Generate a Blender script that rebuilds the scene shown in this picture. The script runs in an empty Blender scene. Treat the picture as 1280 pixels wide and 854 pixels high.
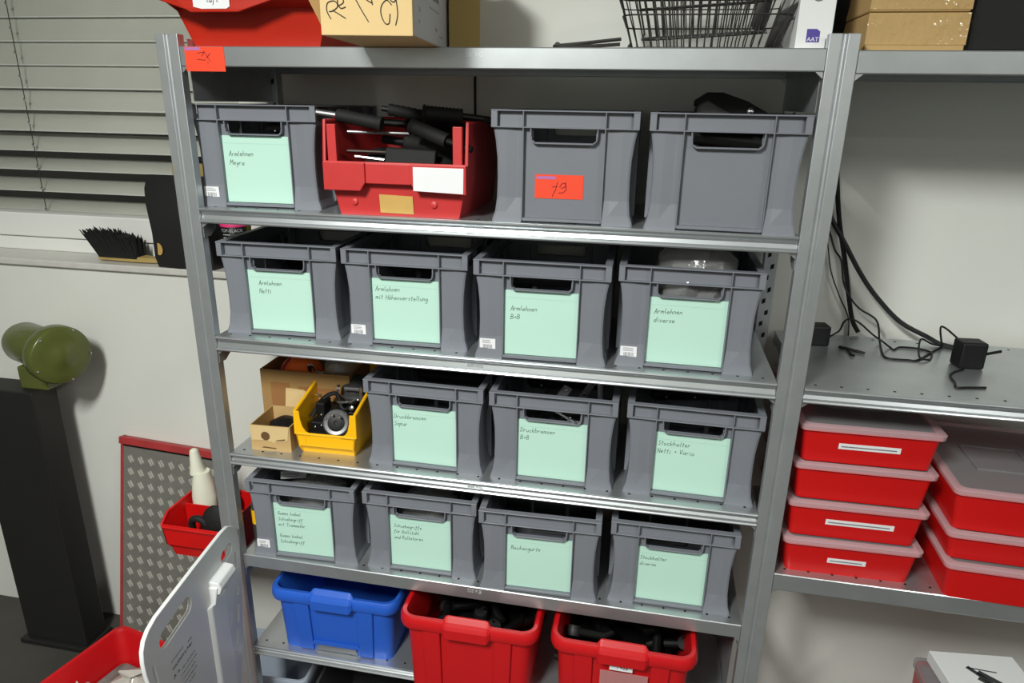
import bpy, bmesh, math, random
from mathutils import Vector, Matrix
R = math.radians
scene = bpy.context.scene
col = scene.collection

# ---------------------------------------------------------------- camera
YAW, PITCH, ROLL = 0.1895, 0.3272, 0.0174
fwd = Vector((-math.sin(YAW)*math.cos(PITCH), math.cos(YAW)*math.cos(PITCH), -math.sin(PITCH)))
rgt0 = Vector((math.cos(YAW), math.sin(YAW), 0))
up0 = rgt0.cross(fwd)
rgt = math.cos(ROLL)*rgt0 + math.sin(ROLL)*up0
up = -math.sin(ROLL)*rgt0 + math.cos(ROLL)*up0
cam = bpy.data.cameras.new('camera')
cam.lens = 877.8/1280*36
cam.sensor_width = 36
cam.clip_start = 0.02
camo = bpy.data.objects.new('camera', cam)
camo.matrix_world = Matrix(((rgt.x, up.x, -fwd.x, 0.3597), (rgt.y, up.y, -fwd.y, -1.448),
                            (rgt.z, up.z, -fwd.z, 1.6345), (0, 0, 0, 1)))
col.objects.link(camo)
scene.camera = camo

# ---------------------------------------------------------------- light and exposure
scene.view_settings.view_transform = 'Standard'
scene.view_settings.look = 'None'
scene.view_settings.gamma = 1
scene.view_settings.use_curve_mapping = False
scene.view_settings.exposure = 0.2
world = bpy.data.worlds.new('world')
scene.world = world
world.use_nodes = True
world.node_tree.nodes['Background'].inputs[0].default_value = (0.9, 0.95, 1.0, 1)
world.node_tree.nodes['Background'].inputs[1].default_value = 0.05

def area_light(name, loc, size, size_y, power, colr=(0.975, 1.0, 0.945), rot=(0, 0, 0)):
    l = bpy.data.lights.new(name, 'AREA')
    l.shape = 'RECTANGLE'
    l.size, l.size_y, l.energy, l.color = size, size_y, power, colr
    o = bpy.data.objects.new(name, l)
    o.location = loc
    o.rotation_euler = rot
    col.objects.link(o)
    return o
# main fluorescent tube before the racks, then two lamps added as fill
area_light('tube_or_fill_light', (-0.45, -2.05, 2.72), 0.3, 0.8, 112)
area_light('tube_or_fill_light', (0.3, -3.7, 2.70), 1.6, 0.16, 9)  # added to brighten the front wall that the top lip reflects
area_light('tube_or_fill_light', (2.2, -2.3, 2.72), 0.3, 1.0, 32)  # weaker added lamp, raised to brighten faces turned right

# ---------------------------------------------------------------- materials
MATS = {}
def mat(name, rgb, rough=0.5, metal=0.0, noise=None, bump=None, trans=0.0, alpha=1.0, spec=0.5, emit=None, coat=0.0):
    """noise=(scale, amount): value mottling;  bump=(scale, strength)"""
    if name in MATS:
        return MATS[name]
    m = bpy.data.materials.new(name)
    m.use_nodes = True
    nt = m.node_tree
    b = nt.nodes['Principled BSDF']
    c = tuple(((x/255)/12.92 if x/255 <= 0.04045 else ((x/255+0.055)/1.055)**2.4) for x in rgb) + (1,)
    b.inputs['Base Color'].default_value = c
    b.inputs['Roughness'].default_value = rough
    b.inputs['Metallic'].default_value = metal
    b.inputs['Specular IOR Level'].default_value = spec
    b.inputs['Transmission Weight'].default_value = trans
    b.inputs['Alpha'].default_value = alpha
    b.inputs['Coat Weight'].default_value = coat
    tc = nt.nodes.new('ShaderNodeTexCoord')
    if noise:
        n = nt.nodes.new('ShaderNodeTexNoise')
        n.inputs['Scale'].default_value = noise[0]
        n.inputs['Detail'].default_value = 4
        r = nt.nodes.new('ShaderNodeValToRGB')
        r.color_ramp.elements[0].position = 0.3
        r.color_ramp.elements[1].position = 0.7
        a = noise[1]
        r.color_ramp.elements[0].color = tuple(x*(1-a) for x in c[:3]) + (1,)
        r.color_ramp.elements[1].color = tuple(min(1, x*(1+a)) for x in c[:3]) + (1,)
        nt.links.new(tc.outputs['Object'], n.inputs['Vector'])
        nt.links.new(n.outputs['Fac'], r.inputs['Fac'])
        nt.links.new(r.outputs['Color'], b.inputs['Base Color'])
    if bump:
        n2 = nt.nodes.new('ShaderNodeTexNoise')
        n2.inputs['Scale'].default_value = bump[0]
        n2.inputs['Detail'].default_value = 3
        bp = nt.nodes.new('ShaderNodeBump')
        bp.inputs['Strength'].default_value = bump[1]
        bp.inputs['Distance'].default_value = 0.004
        nt.links.new(tc.outputs['Object'], n2.inputs['Vector'])
        nt.links.new(n2.outputs['Fac'], bp.inputs['Height'])
        nt.links.new(bp.outputs['Normal'], b.inputs['Normal'])
    MATS[name] = m
    return m

WALL = mat('white_wall_paint', (222, 222, 216), 0.9, noise=(2.5, 0.03), bump=(90, 0.05), spec=0.2)
FLOOR = mat('grey_concrete', (66, 64, 60), 0.7, noise=(6, 0.12), bump=(40, 0.1))
CEIL = mat('ceiling_white', (210, 210, 206), 0.9)
WALL2 = mat('grey_wall_paint', (120, 119, 116), 0.9)
ZINC = mat('zinc_sheet', (192, 196, 199), 0.32, 0.8, noise=(14, 0.05), spec=0.4)
ZINCPOST = mat('zinc_post', (192, 196, 199), 0.4, 0.76, noise=(20, 0.05), spec=0.4)
HOLE = mat('dark_hole', (10, 10, 10), 0.9)
STAMP = mat('stamped_mark', (215, 218, 220), 0.4, 0.6)
EURO = mat('euro_box_grey', (120, 123, 131), 0.42, noise=(9, 0.03), spec=0.4)
CARD = mat('mint_card', (188, 224, 209), 0.75, noise=(5, 0.015), spec=0.2)
INK = mat('ink', (58, 78, 76), 0.8)
DARKINK = mat('dark_ink', (38, 34, 32), 0.8)
STICK = mat('white_sticker', (232, 232, 235), 0.6)
PRINT = mat('grey_print', (120, 120, 124), 0.7)
ORANGE = mat('orange_sticker', (240, 70, 36), 0.6)
LILAC = mat('lilac_print', (176, 110, 170), 0.7)
BLACK = mat('black_plastic', (15, 15, 16), 0.5, spec=0.35)
BLACKR = mat('black_rubber', (14, 14, 14), 0.75, bump=(60, 0.2))
DKGREY = mat('dark_grey_plastic', (58, 58, 60), 0.5)
CHROME = mat('chrome', (225, 225, 228), 0.18, 1.0)
STEEL = mat('brushed_steel', (170, 170, 172), 0.35, 0.9)
RED_OLD = mat('faded_red_plastic', (196, 52, 52), 0.45, noise=(8, 0.06))
RED = mat('red_plastic', (196, 20, 26), 0.38, noise=(8, 0.04))
REDLID = mat('red_box_plastic', (200, 15, 14), 0.4)
ORED = mat('orange_red_plastic', (182, 34, 10), 0.4, noise=(6, 0.05))
BLUE = mat('blue_plastic', (38, 92, 196), 0.4, noise=(8, 0.04))
YELLOW = mat('yellow_plastic', (250, 186, 12), 0.4)
LIDPINK = mat('clear_lid_plastic', (236, 196, 202), 0.3, alpha=0.40, spec=0.5)
LIDTOP = mat('clear_lid_panel', (150, 150, 152), 0.28, alpha=0.5, spec=0.5)
CARTON = mat('cardboard', (190, 158, 108), 0.85, noise=(7, 0.06), spec=0.15)
CARTON_L = mat('cardboard_light', (212, 184, 134), 0.85, noise=(7, 0.04), spec=0.15)
CARTON_D = mat('cardboard_brown', (162, 128, 82), 0.85, noise=(7, 0.07), spec=0.15)
CARTONTAPE = mat('cardboard_under_clear_tape', (192, 156, 98), 0.16, noise=(9, 0.1), bump=(30, 1.0), coat=1.0, spec=0.9)
TAPE = mat('tan_tape', (208, 168, 96), 0.5, noise=(20, 0.06))
WHITE = mat('white_plastic', (226, 227, 228), 0.4)
WHITEBOX = mat('white_card_box', (230, 230, 230), 0.7)
PURPLE = mat('purple_print', (78, 66, 150), 0.6)
WIREM = mat('dark_wire', (38, 34, 32), 0.5, 0.2)
CLEAR = mat('crumpled_clear_film', (190, 190, 190), 0.12, alpha=0.35, bump=(22, 0.8), spec=0.8)
TREAD = mat('aluminium_tread', (150, 147, 140), 0.42, 0.55, noise=(20, 0.08))
TREADB = mat('worn_bright_aluminium', (232, 230, 222), 0.3, 0.6)
REDSTEEL = mat('worn_red_paint', (166, 52, 52), 0.5, noise=(20, 0.1))
OLIVE = mat('olive_enamel', (86, 92, 44), 0.25, noise=(14, 0.08), bump=(45, 0.12))
PED = mat('dark_pedestal_paint', (27, 26, 24), 0.6, noise=(6, 0.1))
BRISTLE = mat('black_bristle', (18, 17, 16), 0.9)
WOOD = mat('yellowed_wood', (166, 142, 84), 0.6, noise=(30, 0.1))
FRAME = mat('white_window_frame', (236, 236, 232), 0.4)
SILLM = mat('sill_stone', (206, 204, 198), 0.35, noise=(30, 0.05))
SLAT = mat('aluminium_slat', (236, 234, 226), 0.3, 0.25, noise=(3, 0.06))
SLATGLINT = mat('painted_edge_glint', (250, 250, 246), 0.3, 0.1)  # near-white bead paints the highlight along each slat edge
NIGHT = mat('night_outside', (26, 25, 23), 0.8)
GLASSM = mat('window_glass', (255, 255, 255), 0.02, trans=1.0)
GREEN = mat('green_print', (30, 130, 70), 0.5)
ORANGEF = mat('orange_fabric', (255, 112, 34), 0.7)
PARTBLK = mat('black_part', (9, 9, 9), 0.55, spec=0.2)
PARTGRY = mat('dark_part', (26, 26, 27), 0.5, spec=0.3)
DULLSTEEL = mat('dull_steel', (128, 128, 130), 0.45, 0.7)
PINK = mat('pink_print', (226, 50, 120), 0.6)
OFFWHITE = mat('offwhite_bottle', (226, 226, 208), 0.5)
BLUEDK = mat('dark_blue_film', (52, 56, 120), 0.4)
LTGREYP = mat('light_grey_tub', (150, 158, 172), 0.45)

# ---------------------------------------------------------------- mesh helpers
class MB:
    def __init__(self):
        self.bm = bmesh.new()
        self.mats = []
        self.cur = 0
    def use(self, m):
        if m not in self.mats:
            self.mats.append(m)
        self.cur = self.mats.index(m)
        return self
    def face(self, vs):
        try:
            f = self.bm.faces.new(vs)
            f.material_index = self.cur
            return f
        except ValueError:
            return None
    def box(self, x0, x1, y0, y1, z0, z1, M=None):
        v = []
        for p in ((x0,y0,z0),(x1,y0,z0),(x1,y1,z0),(x0,y1,z0),(x0,y0,z1),(x1,y0,z1),(x1,y1,z1),(x0,y1,z1)):
            q = Vector(p)
            if M is not None:
                q = M @ q
            v.append(self.bm.verts.new(q))
        for f in ((0,3,2,1),(4,5,6,7),(0,1,5,4),(1,2,6,5),(2,3,7,6),(3,0,4,7)):
            self.face([v[i] for i in f])
        return self
    def plate(self, pts, off):
        """solid between polygon pts and the same polygon moved by off"""
        off = Vector(off)
        a = [self.bm.verts.new(Vector(p)) for p in pts]
        b = [self.bm.verts.new(Vector(p)+off) for p in pts]
        self.face(a[::-1]); self.face(b)
        n = len(a)
        for i in range(n):
            self.face([a[i], a[(i+1) % n], b[(i+1) % n], b[i]])
        return self
    def loft(self, rings, cap0=False, cap1=False, closed=True):
        vr = [[self.bm.verts.new(Vector(p)) for p in r] for r in rings]
        n = len(vr[0])
        for i in range(len(vr)-1):
            for j in range(n if closed else n-1):
                k = (j+1) % n
                self.face([vr[i][j], vr[i][k], vr[i+1][k], vr[i+1][j]])
        if cap0: self.face(vr[0][::-1])
        if cap1: self.face(vr[-1])
        return self
    def tube(self, pts, r, n=8, cap=True):
        pts = [Vector(p) for p in pts]
        rad = r if isinstance(r, (list, tuple)) else [r]*len(pts)
        rings = []
        u = None
        for i, p in enumerate(pts):
            t = (pts[min(i+1, len(pts)-1)] - pts[max(i-1, 0)])
            if t.length < 1e-9: t = Vector((0,0,1))
            t.normalize()
            if u is None:
                u = t.orthogonal().normalized()
            else:
                u = (u - t*u.dot(t))
                if u.length < 1e-6: u = t.orthogonal()
                u.normalize()
            w = t.cross(u)
            rings.append([p + rad[i]*(math.cos(2*math.pi*k/n)*u + math.sin(2*math.pi*k/n)*w) for k in range(n)])
        return self.loft(rings, cap, cap)
    def lathe(self, prof, c=(0,0,0), axis=(0,0,1), n=24):
        ax = Vector(axis).normalized(); u = ax.orthogonal().normalized(); w = ax.cross(u); c = Vector(c)
        rings = [[c + ax*h + max(r, 1e-4)*(math.cos(2*math.pi*k/n)*u + math.sin(2*math.pi*k/n)*w) for k in range(n)] for r, h in prof]
        return self.loft(rings, True, True)
    def ribbon(self, pts, wid, M, lift=0.0004):
        """a pen stroke on the local XY plane of M"""
        for a, b in zip(pts, pts[1:]):
            a = Vector(a); b = Vector(b)
            d = b - a
            if d.length < 1e-7: continue
            d = d.normalized()
            nrm = Vector((-d.y, d.x))*wid/2
            a2 = a - d*wid*0.3; b2 = b + d*wid*0.3
            self.face([self.bm.verts.new(M @ Vector((p.x, p.y, lift))) for p in (a2-nrm, b2-nrm, b2+nrm, a2+nrm)])
        return self
    def addmesh(self, me, M):
        m2 = me.copy(); m2.transform(M)
        self.bm.verts.ensure_lookup_table()
        n0 = len(self.bm.faces)
        self.bm.from_mesh(m2)
        self.bm.faces.ensure_lookup_table()
        for f in self.bm.faces[n0:]:
            f.material_index = self.cur
        bpy.data.meshes.remove(m2)
        return self
    def build(self, name, m=None, parent=None, smooth=False, bevel=0, solid=0, sub=0, angle=35, M=None):
        if m is not None and not self.mats:
            self.mats = [m]
        bmesh.ops.recalc_face_normals(self.bm, faces=self.bm.faces)
        me = bpy.data.meshes.new(name)
        self.bm.to_mesh(me); self.bm.free()
        for x in self.mats: me.materials.append(x)
        o = bpy.data.objects.new(name, me)
        col.objects.link(o)
        if parent is not None: o.parent = parent
        if M is not None: o.matrix_local = M
        if smooth:
            for p in me.polygons: p.use_smooth = True
            try:
                me.set_sharp_from_angle(angle=R(angle))
            except Exception:
                pass
        if solid:
            s = o.modifiers.new('thick', 'SOLIDIFY'); s.thickness = solid; s.offset = 0
        if bevel:
            b = o.modifiers.new('bevel', 'BEVEL'); b.width = bevel; b.segments = 2; b.limit_method = 'ANGLE'; b.angle_limit = R(40)
        if sub:
            b = o.modifiers.new('sub', 'SUBSURF'); b.levels = sub; b.render_levels = sub
        return o

def tag(o, label, cat, group=None, kind=None):
    o['label'] = label
    o['category'] = cat
    if group: o['group'] = group
    if kind: o['kind'] = kind
    return o
def struct(o):
    o['kind'] = 'structure'
    return o
def thing(name, label, cat, loc=(0,0,0), rz=0, group=None, rot=None):
    o = bpy.data.objects.new(name, None)
    o.empty_display_size = 0.05
    col.objects.link(o)
    o.location = loc
    o.rotation_euler = rot if rot else (0, 0, rz)
    return tag(o, label, cat, group)
def kids(o): return [c for c in bpy.data.objects if c.parent == o]
def copy_tree(o, parent=None):
    ch = kids(o)
    c = o.copy(); col.objects.link(c); c.parent = parent
    for k in ch: copy_tree(k, c)
    return c
def curve_mesh(splines, depth, bevel=0.0):
    """filled 2D outline with holes -> mesh, thickness 2*depth about z=0"""
    cu = bpy.data.curves.new('outline', 'CURVE'); cu.dimensions = '2D'; cu.fill_mode = 'BOTH'
    cu.extrude = depth - bevel; cu.bevel_depth = bevel; cu.bevel_resolution = 2
    for s in splines:
        sp = cu.splines.new('POLY'); sp.points.add(len(s)-1)
        for i, p in enumerate(s): sp.points[i].co = (p[0], p[1], 0, 1)
        sp.use_cyclic_u = True
    o = bpy.data.objects.new('outline', cu); col.objects.link(o)
    bpy.context.view_layer.update()
    me = bpy.data.meshes.new_from_object(o.evaluated_get(bpy.context.evaluated_depsgraph_get()))
    bpy.data.objects.remove(o); bpy.data.curves.remove(cu)
    return me
def text_mesh(s, size, depth=0.0003):
    cu = bpy.data.curves.new('t', 'FONT'); cu.body = s; cu.size = size; cu.extrude = depth
    cu.align_x = 'CENTER'; cu.align_y = 'CENTER'
    o = bpy.data.objects.new('t', cu); col.objects.link(o)
    bpy.context.view_layer.update()
    me = bpy.data.meshes.new_from_object(o.evaluated_get(bpy.context.evaluated_depsgraph_get()))
    bpy.data.objects.remove(o); bpy.data.curves.remove(cu)
    return me
def facing(x, y, z, rz=0.0):
    """frame of a surface that faces -Y: local X right, local Y up, local Z out of the surface"""
    return Matrix.Translation((x, y, z)) @ Matrix.Rotation(rz, 4, 'Z') @ Matrix.Rotation(R(90), 4, 'X')
def rounded(x0, x1, y0, y1, r, n=5):
    o = []
    for cx, cy, a in ((x1-r, y0+r, -90), (x1-r, y1-r, 0), (x0+r, y1-r, 90), (x0+r, y0+r, 180)):
        for i in range(n+1):
            t = R(a + 90*i/n); o.append((cx + r*math.cos(t), cy + r*math.sin(t)))
    return o
def spline(pts, k=6):
    P = [Vector(p) for p in pts]; out = []
    for i in range(len(P)-1):
        p0 = P[max(i-1, 0)]; p1 = P[i]; p2 = P[i+1]; p3 = P[min(i+2, len(P)-1)]
        for j in range(k):
            t = j/k
            out.append(0.5*((2*p1) + (p2-p0)*t + (2*p0-5*p1+4*p2-p3)*t*t + (3*p1-p0-3*p2+p3)*t*t*t))
    out.append(P[-1]); return out

# pen-stroke letters (x height 1, ascender 2)
GL = {
'a':'.9,.9 .4,1 0,.5 .3,0 .8,.3 .9,1|.9,1 .9,.2 1.1,0','b':'0,2 0,0 .7,.1 .9,.6 .5,1 0,.7','c':'.9,.9 .4,1 0,.5 .4,0 .9,.2',
'd':'.8,.8 .3,1 0,.4 .4,0 .8,.4|.9,2 .8,0','e':'0,.5 .8,.6 .6,1 .1,.8 .1,.2 .5,0 .9,.2','f':'.8,1.9 .4,1.7 .3,0 .2,-.8|0,1 .7,1',
'g':'.8,.9 .2,1 0,.5 .4,.1 .8,.6|.8,1 .8,-.6 .4,-1 0,-.7','h':'0,2 0,0|0,.6 .4,1 .7,.8 .8,0','i':'.2,1 .2,.1 .5,0|.2,1.4 .28,1.5',
'k':'0,2 0,0|.8,1 .1,.5 .8,0','l':'.1,2 .1,.2 .4,0','m':'0,1 0,0|0,.7 .3,1 .5,.8 .5,0|.5,.7 .8,1 1,.8 1,0','n':'0,1 0,0|0,.7 .4,1 .7,.8 .7,0',
'o':'.4,1 0,.6 .2,0 .7,.1 .8,.7 .4,1','ö':'.4,1 0,.6 .2,0 .7,.1 .8,.7 .4,1|.2,1.4 .22,1.6|.6,1.4 .62,1.6','p':'0,1 0,-1|0,.7 .5,1 .8,.6 .5,.1 0,.3',
'r':'0,1 0,0|0,.6 .3,1 .7,.9','s':'.7,.9 .3,1 .1,.7 .6,.4 .5,0 0,.1','t':'.3,1.8 .3,.1 .6,0|0,1.2 .7,1.2','u':'0,1 .1,.1 .5,0 .8,.4|.8,1 .8,0',
'ü':'0,1 .1,.1 .5,0 .8,.4|.8,1 .8,0|.2,1.4 .22,1.6|.6,1.4 .62,1.6','v':'0,1 .4,0 .8,1','y':'0,1 .3,.1 .7,1|.7,1 .2,-1','w':'0,1 .2,0 .5,.8 .7,0 1,1',
'A':'0,0 .5,2 1,0|.2,.7 .9,.7','B':'0,0 0,2 .7,1.8 .7,1.2 0,1 .9,.8 .9,.2 0,0','D':'0,0 0,2 .8,1.6 1,.8 .6,.1 0,0','G':'1,1.7 .5,2 0,1 .4,0 1,.3 1,.9 .6,.9',
'H':'0,0 0,2|1,0 1,2|0,1 1,1','K':'0,0 0,2|.9,2 0,1 .9,0','M':'0,0 .1,2 .6,.8 1.1,2 1.2,0','N':'0,0 0,2 .9,0 .9,2','R':'0,0 0,2 .8,1.7 .7,1.1 0,1 .9,0',
'S':'.9,1.7 .5,2 .1,1.5 .8,.7 .6,0 0,.2','T':'.5,0 .5,2|0,2 1.1,2','V':'0,2 .5,0 1,2','+':'.1,.8 .9,.8|.5,1.2 .5,.4','.':'.1,0 .2,.1',
'1':'.1,1.5 .5,2 .5,0','4':'.6,0 .6,2 0,.8 1,.8','8':'.5,1 .1,1.5 .5,2 .9,1.5 .5,1 .1,.5 .5,0 .9,.5 .5,1','9':'.8,1.4 .4,1 .1,1.5 .5,2 .8,1.5 .7,0','-':'.1,.8 .8,.8'}
def handwrite(mb, s, x, y, h, wid, M, slant=0.18, rise=0.0, seed=1):
    rnd = random.Random(seed + len(s))
    cx = x
    for ch in s:
        if ch == ' ':
            cx += h*0.9; continue
        g = GL.get(ch)
        if not g: continue
        wmax = 0
        jy = rnd.uniform(-.12, .12)*h
        for st in g.split('|'):
            pts = []
            for p in st.split():
                a, b = (float(t) for t in p.split(','))
                wmax = max(wmax, a)
                pts.append((cx + h*(a + slant*b), y + jy + h*b + rise*(cx-x)))
            mb.ribbon(pts, wid, M)
        cx += h*(wmax + 0.38)

# ---------------------------------------------------------------- room
WY = 0.45
FZ = -0.26                       # the floor; the rack stands two metres tall on it
m = MB(); m.box(-3.2, 3.6, -4.2, WY+0.3, FZ-0.1, FZ); struct(m.build('floor', FLOOR))
m = MB(); m.box(-3.2, 3.6, -4.2, WY+0.3, 2.8, 2.9); struct(m.build('ceiling', CEIL))
WX0, WX1, WZ0, WZ1 = -2.85, -0.80, 1.112, 2.45
SZ = 1.1336                      # top of the sill
m = MB()
m.box(-3.2, WX0, WY, WY+0.3, FZ, 2.8); m.box(WX1, 3.6, WY, WY+0.3, FZ, 2.8)
m.box(WX0, WX1, WY, WY+0.3, FZ, WZ0); m.box(WX0, WX1, WY, WY+0.3, WZ1, 2.8)
struct(m.build('wall_back', WALL))
m = MB(); m.box(-3.3, -3.2, -4.2, WY+0.3, FZ, 2.8); struct(m.build('wall_left', WALL2))
m = MB(); m.box(3.6, 3.7, -4.2, WY+0.3, FZ, 2.8); struct(m.build('wall_right', WALL2))
m = MB(); m.box(-3.2, 3.6, -4.3, -4.2, FZ, 2.8); struct(m.build('wall_front', WALL))
m = MB(); m.box(-3.2, 3.6, -4.2, -4.18, FZ, 1.45); struct(m.build('added_dark_panel', mat('reflection_dark', (62, 60, 58), 0.8)))  # unseen dark panel, added so the lower lips reflect something dark
# window set back in the wall, its pane, the dark outside and the sill in the recess
FY = 0.55
win = bpy.data.objects.new('window_1', None); col.objects.link(win); struct(win)
m = MB()
m.box(WX0, WX1, FY+0.012, FY+0.09, SZ, 1.180); m.box(WX0, WX1, FY, FY+0.08, 1.183, 1.262)
m.box(WX0, WX1, FY, FY+0.08, 2.37, WZ1)
m.box(WX1-0.06, WX1, FY, FY+0.08, 1.262, 2.37); m.box(WX0, WX0+0.07, FY, FY+0.08, 1.262, 2.37)
m.build('window_frame', FRAME, win, bevel=0.004)
gm = bpy.data.materials.new('pane_glass'); gm.use_nodes = True
nt = gm.node_tree; nt.nodes.clear()
o_ = nt.nodes.new('ShaderNodeOutputMaterial'); mx = nt.nodes.new('ShaderNodeMixShader'); tr = nt.nodes.new('ShaderNodeBsdfTransparent')
gl = nt.nodes.new('ShaderNodeBsdfGlossy'); fr = nt.nodes.new('ShaderNodeLayerWeight'); fr.inputs[0].default_value = 0.16
gl.inputs['Roughness'].default_value = 0.03; tr.inputs[0].default_value = (0.97, 0.98, 0.97, 1)
nt.links.new(fr.outputs['Facing'], mx.inputs[0]); nt.links.new(tr.outputs[0], mx.inputs[1]); nt.links.new(gl.outputs[0], mx.inputs[2]); nt.links.new(mx.outputs[0], o_.inputs[0])
m = MB(); m.box(WX0+0.05, WX1-0.04, FY+0.04, FY+0.044, 1.25, 2.38); m.build('pane', gm, win)
m = MB(); m.box(WX0-0.1, WX1+0.1, FY+0.24, FY+0.26, 1.0, 2.6); struct(m.build('trim_1', NIGHT))
m = MB(); m.box(WX0, WX1, WY-0.016, FY+0.02, WZ0, SZ); struct(m.build('trim_2', SILLM, bevel=0.004))

# venetian blind behind the pane
bl = thing('venetian_blind', 'silver grey venetian blind of wide slats behind the window pane', 'blind', (-1.85, FY+0.10, 1.262))
rnd = random.Random(3)
nsl = 16
for k in range(nsl):
    z = 0.012 + 0.0705*k
    a = R(24 + 54*min(1, max(0, (k-2.0)/4.0)) + rnd.uniform(-1.5, 1.5))
    m = MB(); rings = []
    for x in (-0.98, 0.98):
        r = []
        for i in range(7):
            t = (i-3)/3; r.append((t, 0.007*(1-t*t)))
        pts = [(p[0]*0.043, p[1]) for p in r] + [(p[0]*0.043, p[1]-0.0012) for p in r[::-1]]
        rings.append([(x, p[0]*math.cos(a) - p[1]*math.sin(a), p[0]*math.sin(a) + p[1]*math.cos(a)) for p in pts])
    m.use(SLAT); m.loft(rings, True, True)
    m.use(SLATGLINT); ye, ze = -0.042*math.cos(a), -0.042*math.sin(a); m.tube([(-0.98, ye, ze), (0.98, ye, ze)], 0.0022, 8)
    s = m.build('slat', None, bl, smooth=True); s.location = (0, 0, z)
for x in (0.20, -0.55):
    m = MB(); m.use(BLACK); m.tube([(x, -0.048, -0.01), (x, -0.048, 1.1)], 0.0014, 6)
    for k in range(nsl):
        m.use(CHROME); m.lathe([(0.003, -0.004), (0.005, 0.0), (0.003, 0.004)], (x, -0.049, 0.012+0.0705*k-0.006), (0, 0, 1), 10)
    m.build('cord', None, bl, smooth=True)

# ---------------------------------------------------------------- racks
ZT = [1.7376, 1.3969, 1.0885, 0.7732, 0.4676, 0.1635]
LIP = [0.0400, 0.0345, 0.0370, 0.0320, 0.0380, 0.0300]
FLAT = [True, False, False, False, True, False]
def post(x0, x1, y0, y1, front, parent, z1=1.762, slots=False):
    m = MB(); m.use(ZINCPOST)
    c = (x0+x1)/2; s = 1 if front else -1
    ya, yb = (y0, y1) if front else (y1, y0)
    pr = [(x0, ya), (c-0.0055, ya), (c-0.002, ya+s*0.005), (c+0.002, ya+s*0.005), (c+0.0055, ya), (x1, ya), (x1, yb), (x0, yb)]
    m.loft([[(x, y, FZ) for x, y in pr], [(x, y, z1) for x, y in pr]], True, True)
    o = m.build('post', None, parent, bevel=0.0012)
    if slots:   # keyhole slots
        m = MB(); m.use(HOLE); k = 0; z = 0.05
        while z < 1.72:
            k += 1
            xx = x0 + (x1-x0)*(0.35 + 0.3*(k % 2))
            yy = y0 - 0.0004
            m.plate([(xx-0.004, yy, z), (xx+0.004, yy, z+0.004), (xx+0.004, yy, z+0.016), (xx-0.004, yy, z+0.012)], (0, -0.0006, 0))
            z += 0.030
        m.build('slot_row', None, o)
    return o
def lip_profile(h, flat):
    if flat:
        return [(0.0, 0.0), (-0.0015, -0.002), (-0.0015, -h+0.002), (0.0, -h), (0.012, -h), (0.012, -h+0.0015), (0.002, -h+0.003), (0.002, -0.002)]
    return [(0.002, 0.0), (-0.004, -0.001), (-0.006, -0.0035), (-0.0045, -0.0065), (0.001, -0.009), (0.0045, -0.013), (0.005, -0.017), (0.002, -h+0.0095), (-0.004, -h+0.007), (-0.006, -h+0.004), (-0.0045, -h+0.001), (-0.001, -h),
            (0.012, -h), (0.012, -h+0.0015), (0.008, -h+0.004), (0.008, -0.010), (0.006, -0.004)]
def board(x0, x1, zt, h, flat, parent, mark=None, depth=0.4):
    m = MB(); m.use(ZINC)
    m.box(x0, x1, 0.0, depth, zt-0.0018, zt)
    pr = lip_profile(h, flat)
    m.loft([[(x, p[0], zt+p[1]) for p in pr] for x in (x0, x1)], True, True)
    m.loft([[(x, depth-p[0], zt+p[1]) for p in pr] for x in (x0, x1)], True, True)
    for x in (x0, x1-0.0015):
        m.box(x, x+0.0015, 0.004, depth-0.004, zt-h*0.9, zt-0.001)
    for s, xe in ((1, x0), (-1, x1)):     # corner gussets at the posts
        m.plate([(xe, 0.001, zt-h), (xe+s*0.014, 0.001, zt-h), (xe, 0.001, zt-h-0.012)], (0, 0.0015, 0))
        m.plate([(xe, depth-0.002, zt-h), (xe+s*0.014, depth-0.002, zt-h), (xe, depth-0.002, zt-h-0.012)], (0, 0.0015, 0))
    m.use(HOLE)
    n = int((x1-x0)/0.05)
    for i in range(n):
        for y in (0.022, depth-0.022):
            m.lathe([(0.0032, 0), (0.0032, 0.0004)], (x0+(i+0.5)*(x1-x0)/n, y, zt), (0, 0, 1), 8)
    o = m.build('shelf_board', None, parent)
    if mark is not None:
        m = MB(); m.use(STAMP); m.addmesh(text_mesh('200 KG', 0.012, 0.0004), facing(mark, 0.0005 if not flat else -0.0018, zt-(h*0.5 if not flat else h*0.35)))
        m.build('stamped_load_mark', None, o)
    return o
rack = thing('shelving_rack', 'wide zinc shelving rack of six boards carrying the grey boxes', 'shelving rack', (0, 0, 0), group=None)
post(-0.703, -0.65, -0.003, 0.020, True, rack)
post(0.65, 0.703, -0.003, 0.020, True, rack)
post(-0.668, -0.636, 0.372, 0.405, False, rack, slots=True)
post(0.65, 0.682, 0.372, 0.405, False, rack, slots=True)
for i in range(6):
    board(-0.649, 0.649, ZT[i], LIP[i], FLAT[i], rack, mark=-0.004)
for x in (-0.6515, 0.65):
    m = MB(); m.box(x, x+0.0015, 0.03, 0.373, 1.627, 1.755); m.build('side_plate', ZINCPOST, rack)
m = MB()
m.plate([(0.65, y, z) for y, z in ((0.373, 0.42), (0.03, 0.42), (0.03, 0.40), (0.06, 0.385), (0.078, 0.35), (0.085, 0.02), (0.373, 0.02))], (0.0015, 0, 0))
m.build('side_plate', ZINCPOST, rack)
for i in range(1, 5):
    for x in (-0.6505, 0.649):
        m = MB(); z = ZT[i]-LIP[i]
        m.plate([(x, 0.004, z), (x, 0.06, z), (x, 0.05, z-0.022), (x, 0.03, z-0.034), (x, 0.004, z-0.034)], (0.0015, 0, 0))
        m.build('corner_bracket', ZINCPOST, rack)
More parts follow.
